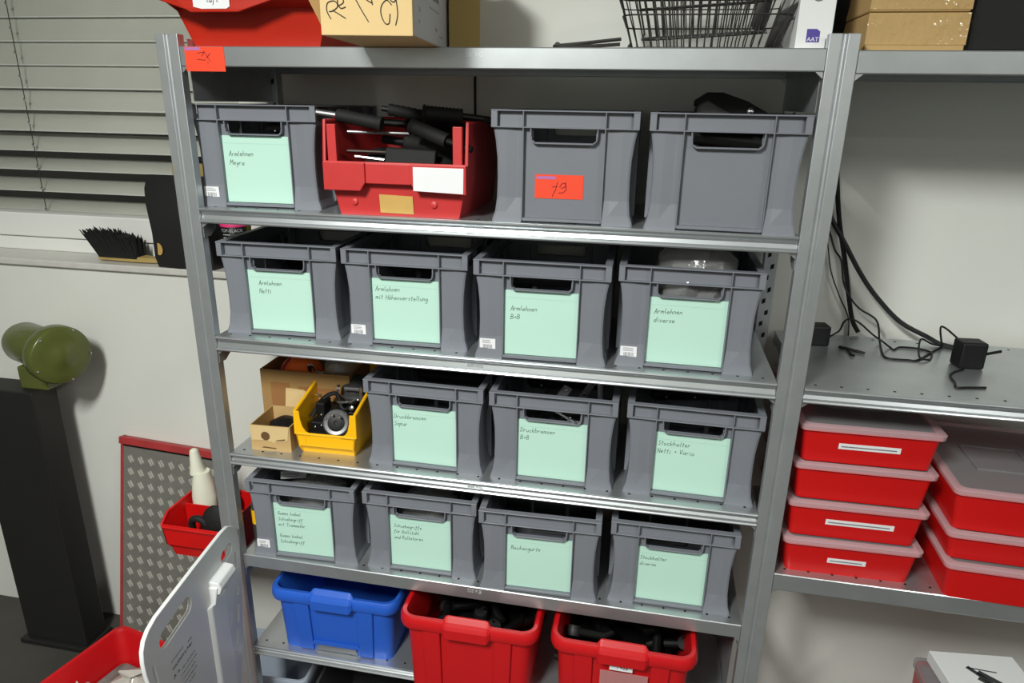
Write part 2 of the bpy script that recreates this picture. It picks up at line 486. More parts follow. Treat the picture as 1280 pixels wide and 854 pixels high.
rack2 = thing('shelving_rack', 'zinc shelving rack on the right, holding the red lidded boxes and loose cables', 'shelving rack', (0, 0, 0))
NZ = [(1.7345, 0.040, True), (1.0830, 0.0335, False), (0.6240, 0.0440, True)]
for z, h, f in NZ:
    board(0.704, 1.994, z, h, f, rack2, mark=1.30)
post(1.995, 2.048, -0.003, 0.032, True, rack2)
post(1.995, 2.027, 0.372, 0.405, False, rack2, slots=True)

# ---------------------------------------------------------------- grey euro boxes
def euro_body():
    m = MB(); m.use(EURO)
    D, W2 = 0.40, 0.15
    zs = [0.0, 0.006, 0.02, 0.05, 0.09, 0.13, 0.163, 0.172, 0.185, 0.191, 0.1925, 0.208, 0.2235]
    def inset(z):          # side wall / corner outline, narrow in the middle, flared at foot and rib
        T = [(0, 0.002), (0.006, 0.003), (0.02, 0.008), (0.05, 0.0115), (0.09, 0.0125), (0.13, 0.0115), (0.163, 0.008), (0.172, 0.0065), (0.185, 0.004), (0.191, 0.0025), (0.1925, 0.0125), (0.208, 0.0130), (0.2235, 0.0130)]
        for a, b in T:
            if abs(a-z) < 1e-6: return b
        return 0.009
    def fy(ax, z):         # how far the front wall sits back from the rim
        if z > 0.192: return 0.0130
        base = 0.0155
        if ax <= 0.0825: return base
        if ax < 0.1: y = 0.0115
        else: y = 0.0090
        if z < 0.025: y = min(y, 0.003 + z*0.16)
        return y
    fx = [0.020, 0.056, 0.064, 0.082, 0.084, 0.097, 0.118]
    rings = []
    for z in zs:
        hw = W2 - inset(z); yi = inset(z)
        xs = [-hw+0.005] + [-x for x in fx[::-1]] + fx + [hw-0.005]
        ring = [(x, fy(abs(x), z), z) for x in xs]
        c = fy(0.14, z)
        ring += [(hw-0.001, c+0.002, z), (hw, c+0.007, z)] + [(hw, y, z) for y in (0.1, 0.2, 0.3)] + [(hw, D-c-0.007, z), (hw-0.001, D-c-0.002, z)]
        ring += [(x, D-fy(abs(x), z), z) for x in xs[::-1]]
        ring += [(-hw+0.001, D-c-0.002, z), (-hw, D-c-0.007, z)] + [(-hw, y, z) for y in (0.3, 0.2, 0.1)] + [(-hw, c+0.007, z), (-hw+0.001, c+0.002, z)]
        rings.append(ring)
    vr = [[m.bm.verts.new(Vector(p)) for p in r] for r in rings]
    n = len(vr[0]); nx = len(fx)*2+2
    for i in range(len(zs)-1):
        for j in range(n):
            k = (j+1) % n
            a, b = rings[i][j], rings[i][k]
            mid = abs((a[0]+b[0])/2); front = abs(a[1]-b[1]) < 0.006 and (a[1] < 0.02 or a[1] > D-0.02)
            if front and mid < 0.0635 and 0.162 < zs[i] and zs[i+1] < 0.1915:
                continue
            m.face([vr[i][j], vr[i][k], vr[i+1][k], vr[i+1][j]])
    m.face(vr[1][::-1])     # floor of the box
    o = m.bm
    # flanges: rim, rib, fins
    def fl(z0, z1, out, inn):
        m.box(-W2+out, W2-out, out, inn, z0, z1); m.box(-W2+out, W2-out, D-inn, D-out, z0, z1)
        m.box(-W2+out, -W2+inn, inn, D-inn, z0, z1); m.box(W2-inn, W2-out, inn, D-inn, z0, z1)
    fl(0.2225, 0.2255, 0.0, 0.0160)
    fl(0.1905, 0.1930, 0.0008, 0.0150)
    for s in (-1, 1):
        for x in (0.083,):
            for y0, y1 in ((0.0004, 0.0150), (D-0.0150, D-0.0004)):
                m.box(s*x-0.0012, s*x+0.0012, y0, y1, 0.1915, 0.2235)
            m.plate([(s*x-0.0012, 0.0022, 0.004), (s*x-0.0012, 0.0025, 0.12), (s*x-0.0012, 0.0006, 0.1915), (s*x-0.0012, 0.0165, 0.1915), (s*x-0.0012, 0.0165, 0.004)], (0.0024, 0, 0))
        for y0, y1 in ((0.0008, 0.0140), (D-0.0140, D-0.0008)):
            m.box(min(s*0.1365, s*0.1496), max(s*0.1365, s*0.1496), y0, y1, 0.1915, 0.2235)
        for y in (0.09, 0.2, 0.31):
            x0, x1 = sorted((s*0.1495, s*0.1355))
            m.box(x0, x1, y-0.0012, y+0.0012, 0.01, 0.2235)
    # raised lip round the hand hole
    def lip(yf, yb, sgn):
        path = [(-0.0665, 0.1905), (-0.066, 0.176), (-0.0645, 0.168), (-0.058, 0.1625), (0.058, 0.1625), (0.0645, 0.168), (0.066, 0.176), (0.0665, 0.1905)]
        t = 0.0028
        outer = [(-0.0665-t, 0.1905), (-0.066-t, 0.1755), (-0.0645-t*0.9, 0.1665), (-0.059, 0.1625-t), (0.059, 0.1625-t), (0.0645+t*0.9, 0.1665), (0.066+t, 0.1755), (0.0665+t, 0.1905)]
        for i in range(7):
            q = [path[i], path[i+1], outer[i+1], outer[i]]
            m.plate([(x, yf, z) for x, z in q], (0, yb-yf, 0))
    lip(0.003, 0.0175, 1); lip(D-0.0175, D-0.003, 1)
    m.box(-0.0818, 0.0818, 0.0025, 0.0165, 0.003, 0.0095)
    ob = m.build('body', None, None)
    md = ob.modifiers.new('bevel', 'BEVEL'); md.width = 0.0007; md.segments = 1; md.limit_method = 'ANGLE'; md.angle_limit = R(60)
    return ob
proto = euro_body()
EB = []
def euro(row, x, y, yaw, label, card=None, cw=0.165, barcode=False, ctop=0.1585, tx=0.012, ty=0.030, th=0.0098, cardw=(-0.0815, 0.0815), seed=1):
    zt = ZT[row]
    t = thing('storage_box', label, 'storage box', (x, y, zt), yaw, group='grey storage boxes on the rack')
    b = proto.copy(); col.objects.link(b); b.parent = t
    if card is not None:
        M = facing(cardw[0], 0.0105, 0.0105)
        w, h = cardw[1]-cardw[0], ctop-0.0105
        m = MB(); m.use(CARD)
        m.plate([(cardw[0], 0.0125, 0.0105), (cardw[1], 0.0125, 0.0105), (cardw[1], 0.0125, ctop), (cardw[0], 0.0125, ctop)], (0, 0.0020, 0))
        c = m.build('label_card', None, t)
        c['label'] = 'mint green handwritten label card'
        m = MB(); m.use(INK)
        M = facing(cardw[0], 0.0124, 0.0)
        yy = ctop - ty
        for ln in card:
            if ln: handwrite(m, ln, tx, yy, th*0.58, 0.00085, M, rise=0.02, seed=seed)
            yy -= th*2.0
        m.build('handwriting', None, c)
        m = MB(); m.use(mat('card_fold_line', (160, 200, 184), 0.8)); m.ribbon([(0.004, ctop-0.0165), (w-0.003, ctop-0.0175)], 0.0006, M, 0.0002)
        m.build('fold_line', None, c)
    if barcode:
        m = MB(); m.use(STICK)
        m.box(-0.136, -0.1, 0.0064, 0.0086, 0.018, 0.044)
        m.use(PRINT)
        r2 = random.Random(seed)
        M = facing(-0.136, 0.0063, 0.018)
        for i in range(3):
            m.ribbon([(0.006, 0.0225-0.003*i), (0.006+r2.uniform(.016, .024), 0.0225-0.003*i)], 0.001, M, 0.0002)
        xx = 0.008
        while xx < 0.03:
            w_ = r2.choice((0.0007, 0.0012)); m.ribbon([(xx, 0.004), (xx, 0.0125)], w_, M, 0.0002); xx += w_+r2.choice((0.0008, 0.0014))
        s = m.build('barcode_sticker', None, t); s['label'] = 'white barcode sticker'
    EB.append(t)
    return t
A_ = 'Armlehnen'
euro(1, -0.520, 0.035, 0.040, 'grey storage box leftmost on the second board, mint card and open slot', [A_, 'Meyra'], barcode=True, tx=0.013, ty=0.045, seed=1)
b13 = euro(1, 0.178, 0.013, 0.015, 'grey storage box with an orange sticker and no card')
b14 = euro(1, 0.496, 0.002, -0.020, 'plain grey storage box without card or sticker, black strap showing above its rim')
euro(2, -0.493, 0.036, 0.030, 'grey storage box leftmost on the third board, two short lines on its card', [A_, 'Netti'], tx=0.026, ty=0.036, seed=2)
euro(2, -0.178, 0.033, 0.010, 'grey storage box whose card reads Armlehnen mit Höhenverstellung', [A_, 'mit Höhenverstellung'], barcode=True, tx=0.008, ty=0.030, seed=3)
euro(2, 0.142, 0.006, 0.015, 'grey storage box third from the left on the third board, barcode sticker at lower left', [A_, 'B+B'], barcode=True, tx=0.014, ty=0.046, seed=4)
euro(2, 0.455, 0.026, -0.003, 'grey storage box whose card reads Armlehnen diverse, crumpled film on top', [A_, 'diverse'], barcode=True, tx=0.012, ty=0.036, seed=5)
euro(3, -0.139, 0.026, -0.012, 'grey storage box beside the yellow bin', ['Druckbremsen', 'Sopur'], tx=0.004, ty=0.032, seed=6)
euro(3, 0.175, 0.022, 0.002, 'grey storage box with metal bracket arms poking above its rim', ['Druckbremsen', 'B+B'], tx=0.006, ty=0.032, seed=7)
euro(3, 0.494, 0.025, -0.016, 'grey storage box rightmost on the fourth board, beside the right post', ['Stockhalter', 'Netti + Vario'], tx=0.006, ty=0.032, seed=8)
euro(4, -0.474, 0.010, 0.034, 'grey storage box leftmost on the fifth board, card with five written lines', ['Gummi kabel', 'Schiebegriff', 'mit Trommelbr.', '', 'Gummi kabel', 'Schiebegriff'], barcode=True, tx=0.010, ty=0.034, th=0.0086, seed=9)
euro(4, -0.155, 0.021, 0.016, 'grey storage box above the gap between blue and red crate, three written lines', ['Schiebegriffe', 'für Rollstuhl', 'und Rollatoren'], tx=0.010, ty=0.034, th=0.0086, seed=10)
euro(4, 0.156, 0.003, 0.030, 'grey storage box whose card reads Beckengurte', ['Beckengurte'], tx=0.012, ty=0.040, seed=11)
euro(4, 0.477, 0.023, 0.010, 'grey storage box rightmost on the fifth board, above the right red crate', ['Stockhalter', 'diverse'], tx=0.006, ty=0.034, th=0.0086, seed=12)
bpy.data.objects.remove(proto)
# orange sticker on the box without a card
m = MB(); m.use(ORANGE); m.box(-0.058, 0.043, 0.0144, 0.0154, 0.050, 0.099)
M = facing(-0.058, 0.0144, 0.050)
m.use(LILAC); m.ribbon([(0.005, 0.0425), (0.042, 0.0425)], 0.006, M, 0.0003)
m.use(mat('dark_red_pen', (110, 16, 20), 0.8))
for st in ([(0.036, 0.024), (0.047, 0.025)], [(0.047, 0.034), (0.044, 0.020), (0.037, 0.004)], [(0.052, 0.024), (0.056, 0.031), (0.064, 0.033), (0.063, 0.024), (0.055, 0.022)], [(0.064, 0.034), (0.066, 0.020), (0.060, 0.013), (0.050, 0.012)]):
    m.ribbon(st, 0.0013, M, 0.0004)
s = m.build('lot_sticker', None, b13); s['label'] = 'orange sticker with pen scrawl'
m = MB(); m.use(ORANGE); m.box(-0.637, -0.545, -0.0028, -0.0016, 1.688, 1.7365)
M = facing(-0.637, -0.0028, 1.688)
m.use(LILAC); m.ribbon([(0.003, 0.0445), (0.036, 0.0445)], 0.006, M, 0.0003)
m.use(mat('dark_red_pen', (110, 16, 20), 0.8))
for st in ([(0.030, 0.036), (0.046, 0.038), (0.040, 0.030)], [(0.028, 0.024), (0.048, 0.022)], [(0.046, 0.040), (0.058, 0.020)], [(0.060, 0.036), (0.050, 0.026)], [(0.052, 0.018), (0.053, 0.016)]):
    m.ribbon(st, 0.0012, M, 0.0004)
s = m.build('lot_sticker', None, rack); s['label'] = 'orange sticker with pen scrawl on the top board edge'

# ---------------------------------------------------------------- open-fronted storage bins
def bin_parts(t, mt, w, d, h, hf, ycut, taper=0.02, th=0.0025, yfoot=0.02, bandh=0.05, hs=None):
    """front at y=0, back at y=d; hf height of the low front wall, ycut where the side reaches full height"""
    def xw(z): return w/2 - taper*(1-min(1, z/max(hf, 1e-6)))
    m = MB(); m.use(mt)
    side = [(yfoot, 0), (d, 0), (d, h), (ycut, h)]
    side.append((0.003, hs) if hs else (0.006, hf))
    side += [(0.0, hf)] + [(0.0, hf-bandh), (yfoot*0.75, hf-bandh-0.02)]
    for s in (-1, 1):
        m.plate([(s*xw(z), y, z) for y, z in side], (-s*th, 0, 0))
        top = [(d, h), (ycut, h)] + ([(0.003, hs)] if hs else []) + [(0.001, hf)]
        m.tube([(s*xw(z), y, z) for y, z in top], th*1.5, 8)
    m.plate([(-xw(0), d, 0), (xw(0), d, 0), (xw(h), d, h), (-xw(h), d, h)], (0, -th, 0))
    m.tube([(-xw(h), d, h), (xw(h), d, h)], th*1.5, 8)
    m.plate([(-xw(0), yfoot, 0), (xw(0), yfoot, 0), (xw(0), d, 0), (-xw(0), d, 0)], (0, 0, th))
    zb = hf-bandh
    m.plate([(-xw(0), yfoot, 0), (xw(0), yfoot, 0), (xw(zb), yfoot*0.75, zb-0.012), (-xw(zb), yfoot*0.75, zb-0.012)], (0, th, 0))
    m.plate([(-xw(zb), yfoot*0.75, zb-0.013), (xw(zb), yfoot*0.75, zb-0.013), (xw(zb), 0.002, zb), (-xw(zb), 0.002, zb)], (0, th, 0.001))
    m.plate([(-xw(zb), 0.0, zb-0.001), (xw(zb), 0.0, zb-0.001), (xw(hf), 0.0, hf), (-xw(hf), 0.0, hf)], (0, th, 0))
    m.tube([(-xw(hf), 0.0015, hf), (xw(hf), 0.0015, hf)], th*1.2, 8)
    return m.build('body', None, t, smooth=True, angle=40)

# faded red bin on the second board
t = thing('open_fronted_bin', 'faded red open-fronted bin full of black grips, between grey boxes', 'bin', (-0.177, -0.004, ZT[1]), 0.005)
bin_parts(t, RED_OLD, 0.314, 0.36, 0.196, 0.112, 0.012, taper=0.022, yfoot=0.022, bandh=0.030)
m = MB(); m.use(RED_OLD)      # label holder: two tabs hanging either side of a lower recess
m.plate([(-0.158, -0.008, 0.054), (-0.076, -0.008, 0.054), (-0.064, -0.008, 0.072), (-0.064, -0.008, 0.113), (-0.158, -0.008, 0.113)], (0, 0.009, 0))
m.plate([(0.158, -0.008, 0.054), (0.048, -0.008, 0.058), (0.036, -0.008, 0.075), (0.036, -0.008, 0.113), (0.158, -0.008, 0.113)], (0, 0.009, 0))
m.box(-0.064, 0.036, -0.003, 0.001, 0.070, 0.112)
for x in (-0.138, 0.138):
    m.box(x-0.010, x+0.010, 0.0, 0.012, 0.11, 0.19)
m.build('label_holder', None, t, bevel=0.0015)
m = MB(); m.use(STICK); m.plate([(0.044, -0.0086, 0.059), (0.152, -0.0086, 0.056), (0.153, -0.0086, 0.108), (0.044, -0.0086, 0.108)], (0, 0.0006, 0))
o = m.build('paper_label', None, t); o['label'] = 'blank white paper label'
m = MB(); m.use(TAPE); m.plate([(-0.042, 0.0206, 0.006), (0.034, 0.0206, 0.005), (0.034, 0.0158, 0.044), (-0.042, 0.0158, 0.046)], (0, -0.0006, 0))
o = m.build('masking_tape', None, t); o['label'] = 'strip of tan masking tape'
m = MB(); m.use(RED_OLD)
for x in (-0.10, 0.08):
    m.lathe([(0.008, 0), (0.007, 0.003), (0.002, 0.004)], (x, 0.019, 0.028), (0, -1, 0.1), 12)
m.build('moulded_boss', None, t)

def grip(name, label, pts, r, metal_end=None, group=None, ridged=True, cat='handle grip'):
    t = thing(name, label, cat, (0, 0, 0), group=group)
    a, b = Vector(pts[0]), Vector(pts[1])
    n = 22; P = []; rr = []
    for i in range(n+1):
        P.append(a.lerp(b, i/n)); rr.append(1.3*r*(1.0 if (i % 2 or not ridged) else 0.88) * (1.12 if i in (0, 1) else 1))
    m = MB(); m.use(BLACKR); m.tube(P, rr, 12); m.build('rubber_grip', None, t, smooth=True, angle=60)
    if metal_end is not None:
        m = MB(); m.use(metal_end[1]); e = Vector(metal_end[0]); m.tube([b, b.lerp(e, 0.4), e], [r*0.55]*3, 10); m.build('tube', None, t, smooth=True)
    return t
G = 'black crutch grips and tubes in the faded red bin'
zb = ZT[1]
grip('handle_grip', 'black ridged grip pointing left over the faded red bin, with a round steel end', ((-0.225, 0.06, zb+0.190), (-0.325, 0.055, zb+0.207)), 0.0115, ((-0.372, 0.052, zb+0.2125), STEEL), G)
grip('handle_grip', 'black grip rising at the middle of the faded red bin, tip towards the shelf above', ((-0.100, 0.16, zb+0.196), (-0.235, 0.13, zb+0.220)), 0.011, ((-0.25, 0.126, zb+0.222), BLACK), G)
grip('handle_grip', 'black ribbed grip lying level at the right of the faded red bin', ((-0.145, 0.10, zb+0.214), (-0.06, 0.12, zb+0.208)), 0.0135, ((0.026, 0.15, zb+0.198), BLACK), G)
grip('handle_grip', 'black ribbed grip sloping down to the right over the red bin edge', ((-0.155, 0.05, zb+0.188), (-0.07, 0.03, zb+0.160)), 0.0125, ((-0.012, 0.012, zb+0.145), BLACK), G)
grip('handle_grip', 'thick dark grip crossing the back of the faded red bin', ((-0.06, 0.20, zb+0.170), (-0.22, 0.22, zb+0.186)), 0.016, ((-0.30, 0.22, zb+0.19), BLACK), G)
grip('handle_grip', 'dark grip lying deep in the right half of the faded red bin', ((-0.06, 0.10, zb+0.135), (-0.19, 0.12, zb+0.150)), 0.017, ((-0.25, 0.13, zb+0.155), BLACK), G)
for i, (p, q_, r, mm, lb) in enumerate([
        ((-0.31, 0.07, zb+0.172), (-0.12, 0.12, zb+0.168), 0.0035, STEEL, 'thin steel rod lying high inside the faded red bin'),
        ((-0.305, 0.05, zb+0.132), (-0.20, 0.09, zb+0.128), 0.0045, CHROME, 'bright flat steel strip low on the left inside the faded red bin'),
        ((-0.280, 0.035, zb+0.122), (-0.215, 0.04, zb+0.116), 0.004, CHROME, 'short chrome pin lying just behind the front wall of the faded red bin')]):
    m = MB(); m.use(mm); m.tube([p, q_], r, 8); tag(m.build('steel_rod', None, None, smooth=True), lb, 'rod', G)
m = MB(); m.use(BLACKR)
rings = []
for i in range(9):
    x = -0.285 + 0.22*i/8
    rings.append([(x, 0.14 + 0.10*math.cos(k*math.pi/5), zb + 0.075 + (0.062+0.012*math.sin(i*2.3))*math.sin(k*math.pi/5)) for k in range(10)])
m.loft(rings, True, True)
tag(m.build('arm_pad', None, None, smooth=True, sub=1), 'large dark padded part filling the bottom of the faded red bin', 'pad', G)
m = MB(); m.use(BLACKR)
m.loft([[(x, y0, z0), (x, y1, z1), (x, y1+0.02, z1), (x, y0+0.02, z0)] for x, y0, z0, y1, z1 in ((-0.215, 0.03, zb+0.09, 0.05, zb+0.142), (-0.10, 0.025, zb+0.09, 0.045, zb+0.138))], True, True)
tag(m.build('rubber_flap', None, None, bevel=0.003), 'flat black rubber flap standing behind the front of the faded red bin', 'flap', G)

# orange-red bin on the top board
t = thing('open_fronted_bin', 'orange-red open-fronted bin on the left of the top board', 'bin', (-0.500, -0.006, ZT[0]), 0.0)
bin_parts(t, ORED, 0.375, 0.38, 0.20, 0.135, 0.10, taper=0.042, yfoot=0.06, bandh=0.045)
m = MB(); m.use(ORED)
m.plate([(-0.190, -0.006, 0.140), (-0.190, -0.006, 0.092), (-0.115, -0.010, 0.070), (-0.103, -0.010, 0.064), (0.005, -0.010, 0.064), (0.018, -0.010, 0.068), (0.10, -0.006, 0.092), (0.190, -0.006, 0.098), (0.190, -0.006, 0.140)], (0, 0.008, 0))
m.build('label_holder', None, t, bevel=0.0015)
m = MB(); m.use(STICK); m.plate([(-0.094, -0.0112, 0.074), (-0.076, -0.0112, 0.070), (-0.020, -0.0112, 0.070), (-0.012, -0.0112, 0.074), (-0.010, -0.0112, 0.12), (-0.094, -0.0112, 0.12)], (0, 0.0008, 0))
o = m.build('paper_label', None, t); o['label'] = 'white paper label with a pencilled word'
m = MB(); m.use(DARKINK); handwrite(m, 'luft', -0.062, 0.082, 0.0065, 0.0012, facing(0, -0.0113, 0)); m.build('handwriting', None, o)

# yellow bin on the fourth board
t = thing('open_fronted_bin', 'yellow open-fronted bin of chrome and black bicycle-like parts on the fourth board', 'bin', (-0.402, 0.038, ZT[3]), 0.03)
bin_parts(t, YELLOW, 0.158, 0.28, 0.150, 0.056, 0.150, taper=0.008, yfoot=0.014, bandh=0.032, th=0.003, hs=0.116)
for s in (-1, 1):       # the flanges beside the opening, rounded into the front wall
    m = MB(); m.use(YELLOW)
    m.plate([(s*0.079, 0.0, 0.050), (s*0.040, 0.0, 0.050), (s*0.040, 0.0, 0.057), (s*0.052, 0.0, 0.062), (s*0.060, 0.0, 0.074), (s*0.065, 0.0, 0.094), (s*0.067, 0.0, 0.118), (s*0.079, 0.0, 0.118)], (0, 0.004, 0))
    m.build('front_flange', None, t, bevel=0.001)
m = MB(); m.use(YELLOW); m.box(-0.055, -0.053, -0.0014, 0.002, 0.028, 0.055); m.build('mould_line', None, t)
YB = (-0.402, 0.038, ZT[3])
G = 'bright and black metal parts in the yellow bin'
t = thing('brake_hub', 'silver ringed black hub lying at the front of the yellow bin', 'hub', (YB[0]+0.012, YB[1]+0.045, YB[2]+0.073), group=G)
ax = Vector((0.25, -1, 0.42)).normalized()
m = MB(); m.use(DULLSTEEL); m.lathe([(0.022, 0.004), (0.022, 0.009), (0.030, 0.011), (0.034, 0.008), (0.035, 0.0), (0.030, -0.01)], (0, 0, 0), ax, 32); m.build('ring', None, t, smooth=True, angle=30)
m = MB(); m.use(BLACK); m.lathe([(0.0215, 0), (0.0215, 0.0085), (0.012, 0.0105), (0.006, 0.0105), (0.005, 0.006), (0.001, 0.006)], (0, 0, 0), ax, 28); m.build('core', None, t, smooth=True, angle=30)
m = MB(); m.use(BLACK); m.lathe([(0.034, -0.03), (0.036, -0.008), (0.033, -0.004)], (0, 0, 0), ax, 28); m.build('housing', None, t, smooth=True, angle=30)
m = MB(); m.use(CHROME)
for a in (60, 100, 145): m.lathe([(0.003, 0), (0.003, 0.003), (0.001, 0.0045)], Vector((0.029*math.cos(R(a)), -0.011, 0.027*math.sin(R(a)))), ax, 10)
m.build('bolts', None, t)
t = thing('clamp_lever', 'chrome clamp with white lever above the silver ringed hub in the yellow bin', 'clamp', (YB[0]+0.030, YB[1]+0.10, YB[2]+0.120), group=G)
m = MB(); m.use(CHROME); m.tube(spline([(-0.028, -0.02, -0.005), (0.005, -0.028, 0.002), (0.028, -0.03, 0.012), (0.034, -0.03, 0.012)], 4), 0.0035, 8); m.build('lever', None, t, smooth=True)
m = MB(); m.use(STEEL); m.tube([(-0.02, 0.01, 0.022), (0.04, 0.01, 0.024)], 0.006, 10); m.tube([(0.028, 0.0, -0.04), (0.028, 0.0, 0.035)], 0.0045, 8); m.build('rod', None, t, smooth=True)
m = MB(); m.use(CHROME); m.lathe([(0.007, 0), (0.007, 0.006), (0.003, 0.008)], (0.01, -0.02, -0.018), (0, -1, 0.2), 12); m.lathe([(0.009, 0), (0.009, 0.008)], (-0.030, 0.0, 0.026), (-1, -0.4, 0.2), 12); m.build('knob', None, t, smooth=True)
t = thing('lamp_housing', 'dark domed housing at the back of the yellow bin', 'housing', (YB[0]+0.022, YB[1]+0.16, YB[2]+0.105), group=G)
m = MB(); m.use(DKGREY); m.lathe([(0.045, 0), (0.045, 0.02), (0.038, 0.04), (0.02, 0.052), (0.002, 0.055)], (0, 0, 0), (0, -0.2, 1), 24); m.build('dome', None, t, smooth=True)
m = MB(); m.use(STEEL); m.lathe([(0.047, 0.012), (0.048, 0.016), (0.047, 0.02)], (0, 0, 0), (0, -0.2, 1), 24); m.build('band', None, t, smooth=True)
t = thing('brake_bracket', 'black angular bracket on the left inside the yellow bin', 'bracket', (YB[0]-0.035, YB[1]+0.06, YB[2]+0.06), group=G)
m = MB(); m.use(BLACK); m.box(-0.012, 0.012, -0.01, 0.035, -0.02, 0.062); m.box(-0.02, 0.02, -0.03, 0.01, -0.05, 0.018); m.build('block', None, t, bevel=0.004)
m = MB(); m.use(CHROME)
for p in ((-0.005, -0.031, 0.004), (0.012, -0.031, 0.01), (0.004, -0.012, 0.03)): m.lathe([(0.0025, 0), (0.0025, 0.002), (0.0008, 0.003)], p, (0, -1, 0.2), 8)
m.build('screws', None, t)
t = thing('brake_bracket', 'black block low behind the front wall of the yellow bin', 'bracket', (YB[0]-0.02, YB[1]+0.03, YB[2]+0.03), group=G)
m = MB(); m.use(BLACK); m.box(-0.040, 0.075, -0.008, 0.20, -0.02, 0.020); m.box(-0.040, 0.075, 0.05, 0.20, 0.02, 0.062); m.build('block', None, t, bevel=0.006)
t = thing('brake_cable', 'black looped cable lying over the parts in the yellow bin', 'cable', (YB[0]-0.01, YB[1]+0.10, YB[2]+0.10), group=G)
m = MB(); m.use(BLACK); m.tube(spline([(-0.05, -0.05, -0.02), (-0.03, -0.02, 0.02), (0.0, 0.0, 0.03), (0.03, -0.03, 0.0), (0.05, 0.02, 0.01), (0.02, 0.06, 0.03), (-0.04, 0.05, 0.035)], 5), 0.006, 8); m.build('sheath', None, t, smooth=True)
m = MB(); m.use(CHROME); m.tube([(-0.05, -0.02, 0.030), (-0.030, -0.03, 0.034)], 0.0045, 8); m.build('ferrule', None, t, smooth=True)

# red bin hung on the left side of the rack, with bottles
t = thing('open_fronted_bin', 'bright red open-fronted bin hung at the rack side, bottles inside', 'bin', (-0.814, 0.035, 0.389), 0.0)
bin_parts(t, REDLID, 0.212, 0.178, 0.130, 0.106, 0.035, taper=0.016, yfoot=0.020, bandh=0.060)
m = MB(); m.use(REDLID); m.box(-0.095, 0.095, 0.094, 0.097, 0.002, 0.122); m.build('divider', None, t, bevel=0.001)
m = MB(); m.use(ZINCPOST); m.box(0.106, 0.112, -0.025, 0.06, 0.09, 0.12); m.build('hanger_plate', None, t)
m = MB(); m.use(REDLID); m.plate([(-0.103, -0.001, 0.092), (0.103, -0.001, 0.092), (0.103, -0.006, 0.103), (-0.103, -0.006, 0.103)], (0, 0.004, 0.003)); m.build('front_ridge', None, t, bevel=0.001)
G = 'bottles in the red side bin'
t = thing('squeeze_bottle', 'off-white squeeze bottle with a long tapering nozzle, in the red side bin', 'bottle', (-0.872, 0.173, 0.3925), group=G)
m = MB(); m.use(OFFWHITE); m.lathe([(0.030, 0), (0.034, 0.01), (0.035, 0.13), (0.030, 0.17), (0.023, 0.205)], (0, 0, 0), (0, 0, 1), 20); m.build('bottle_body', None, t, smooth=True)
m = MB(); m.use(OFFWHITE); m.lathe([(0.023, 0.2), (0.018, 0.225), (0.013, 0.265), (0.011, 0.272), (0.006, 0.276)], (0, 0, 0), (-0.06, 0, 1), 20); m.build('nozzle', None, t, smooth=True)
t = thing('spray_can', 'spray can with red and green print and silver neck, in the red side bin', 'spray can', (-0.795, 0.173, 0.3925), group=G)
m = MB()
m.use(CHROME); m.lathe([(0.028, 0), (0.028, 0.11), (0.030, 0.115), (0.030, 0.122), (0.024, 0.135)], (0, 0, 0), (0, 0, 1), 20); m.build('can_body', None, t, smooth=True, angle=30)
m = MB(); m.use(WHITE); m.lathe([(0.022, 0.13), (0.022, 0.16)], (0, 0, 0), (0, 0, 1), 20); m.build('collar', None, t, smooth=True)
m = MB(); m.use(RED); m.lathe([(0.0215, 0.16), (0.025, 0.163), (0.025, 0.205)], (0, 0, 0), (0, 0, 1), 20); m.use(GREEN); m.lathe([(0.025, 0.205), (0.0245, 0.235)], (0, 0, 0), (0, 0, 1), 20); m.use(WHITE); m.lathe([(0.0245, 0.235), (0.02, 0.256), (0.006, 0.262)], (0, 0, 0), (0, 0, 1), 20)
o = m.build('cap', None, t, smooth=True, angle=30); o['label'] = 'red, green and white cap'
t = thing('spray_bottle', 'slim dark bottle with a yellow label squeezed between left post and grey box', 'bottle', (-0.6395, 0.075, ZT[4]))
m = MB(); m.use(DKGREY); m.lathe([(0.015, 0), (0.017, 0.004), (0.017, 0.105), (0.015, 0.118), (0.007, 0.126)], (0, 0, 0), (0, 0, 1), 20); m.build('bottle_body', None, t, smooth=True)
m = MB(); m.use(YELLOW); m.lathe([(0.0173, 0.055), (0.0173, 0.098)], (0, 0, 0), (0, 0, 1), 20); o = m.build('wrap_label', None, t, smooth=True); o['label'] = 'yellow wrap label'
m = MB(); m.use(WHITE); m.lathe([(0.007, 0.125), (0.008, 0.140), (0.004, 0.150)], (0, 0, 0), (0, 0, 1), 16); m.build('cap', None, t, smooth=True)
t = thing('work_glove', 'black folded glove hanging over the front wall of the red side bin', 'glove', (-0.815, 0.085, 0.455), group=None)
m = MB(); m.use(BLACKR); m.tube(spline([(-0.045, 0.0, 0.0), (-0.035, -0.01, 0.04), (-0.012, -0.012, 0.05), (0.012, -0.01, 0.035)], 5), [0.010]*15+[0.011], 10); m.build('finger', None, t, smooth=True)
m = MB(); m.use(BLACKR); m.loft([[(0.0+0.05*math.cos(a)*s, 0.022*math.sin(a)*s, z) for a in [2*math.pi*k/12 for k in range(12)]] for s, z in ((0.75, -0.01), (1, 0.02), (0.95, 0.045), (0.6, 0.075), (0.2, 0.09))], True, True, True); o = m.build('palm', None, t, smooth=True); o.location = (0.035, 0.0, 0.0)

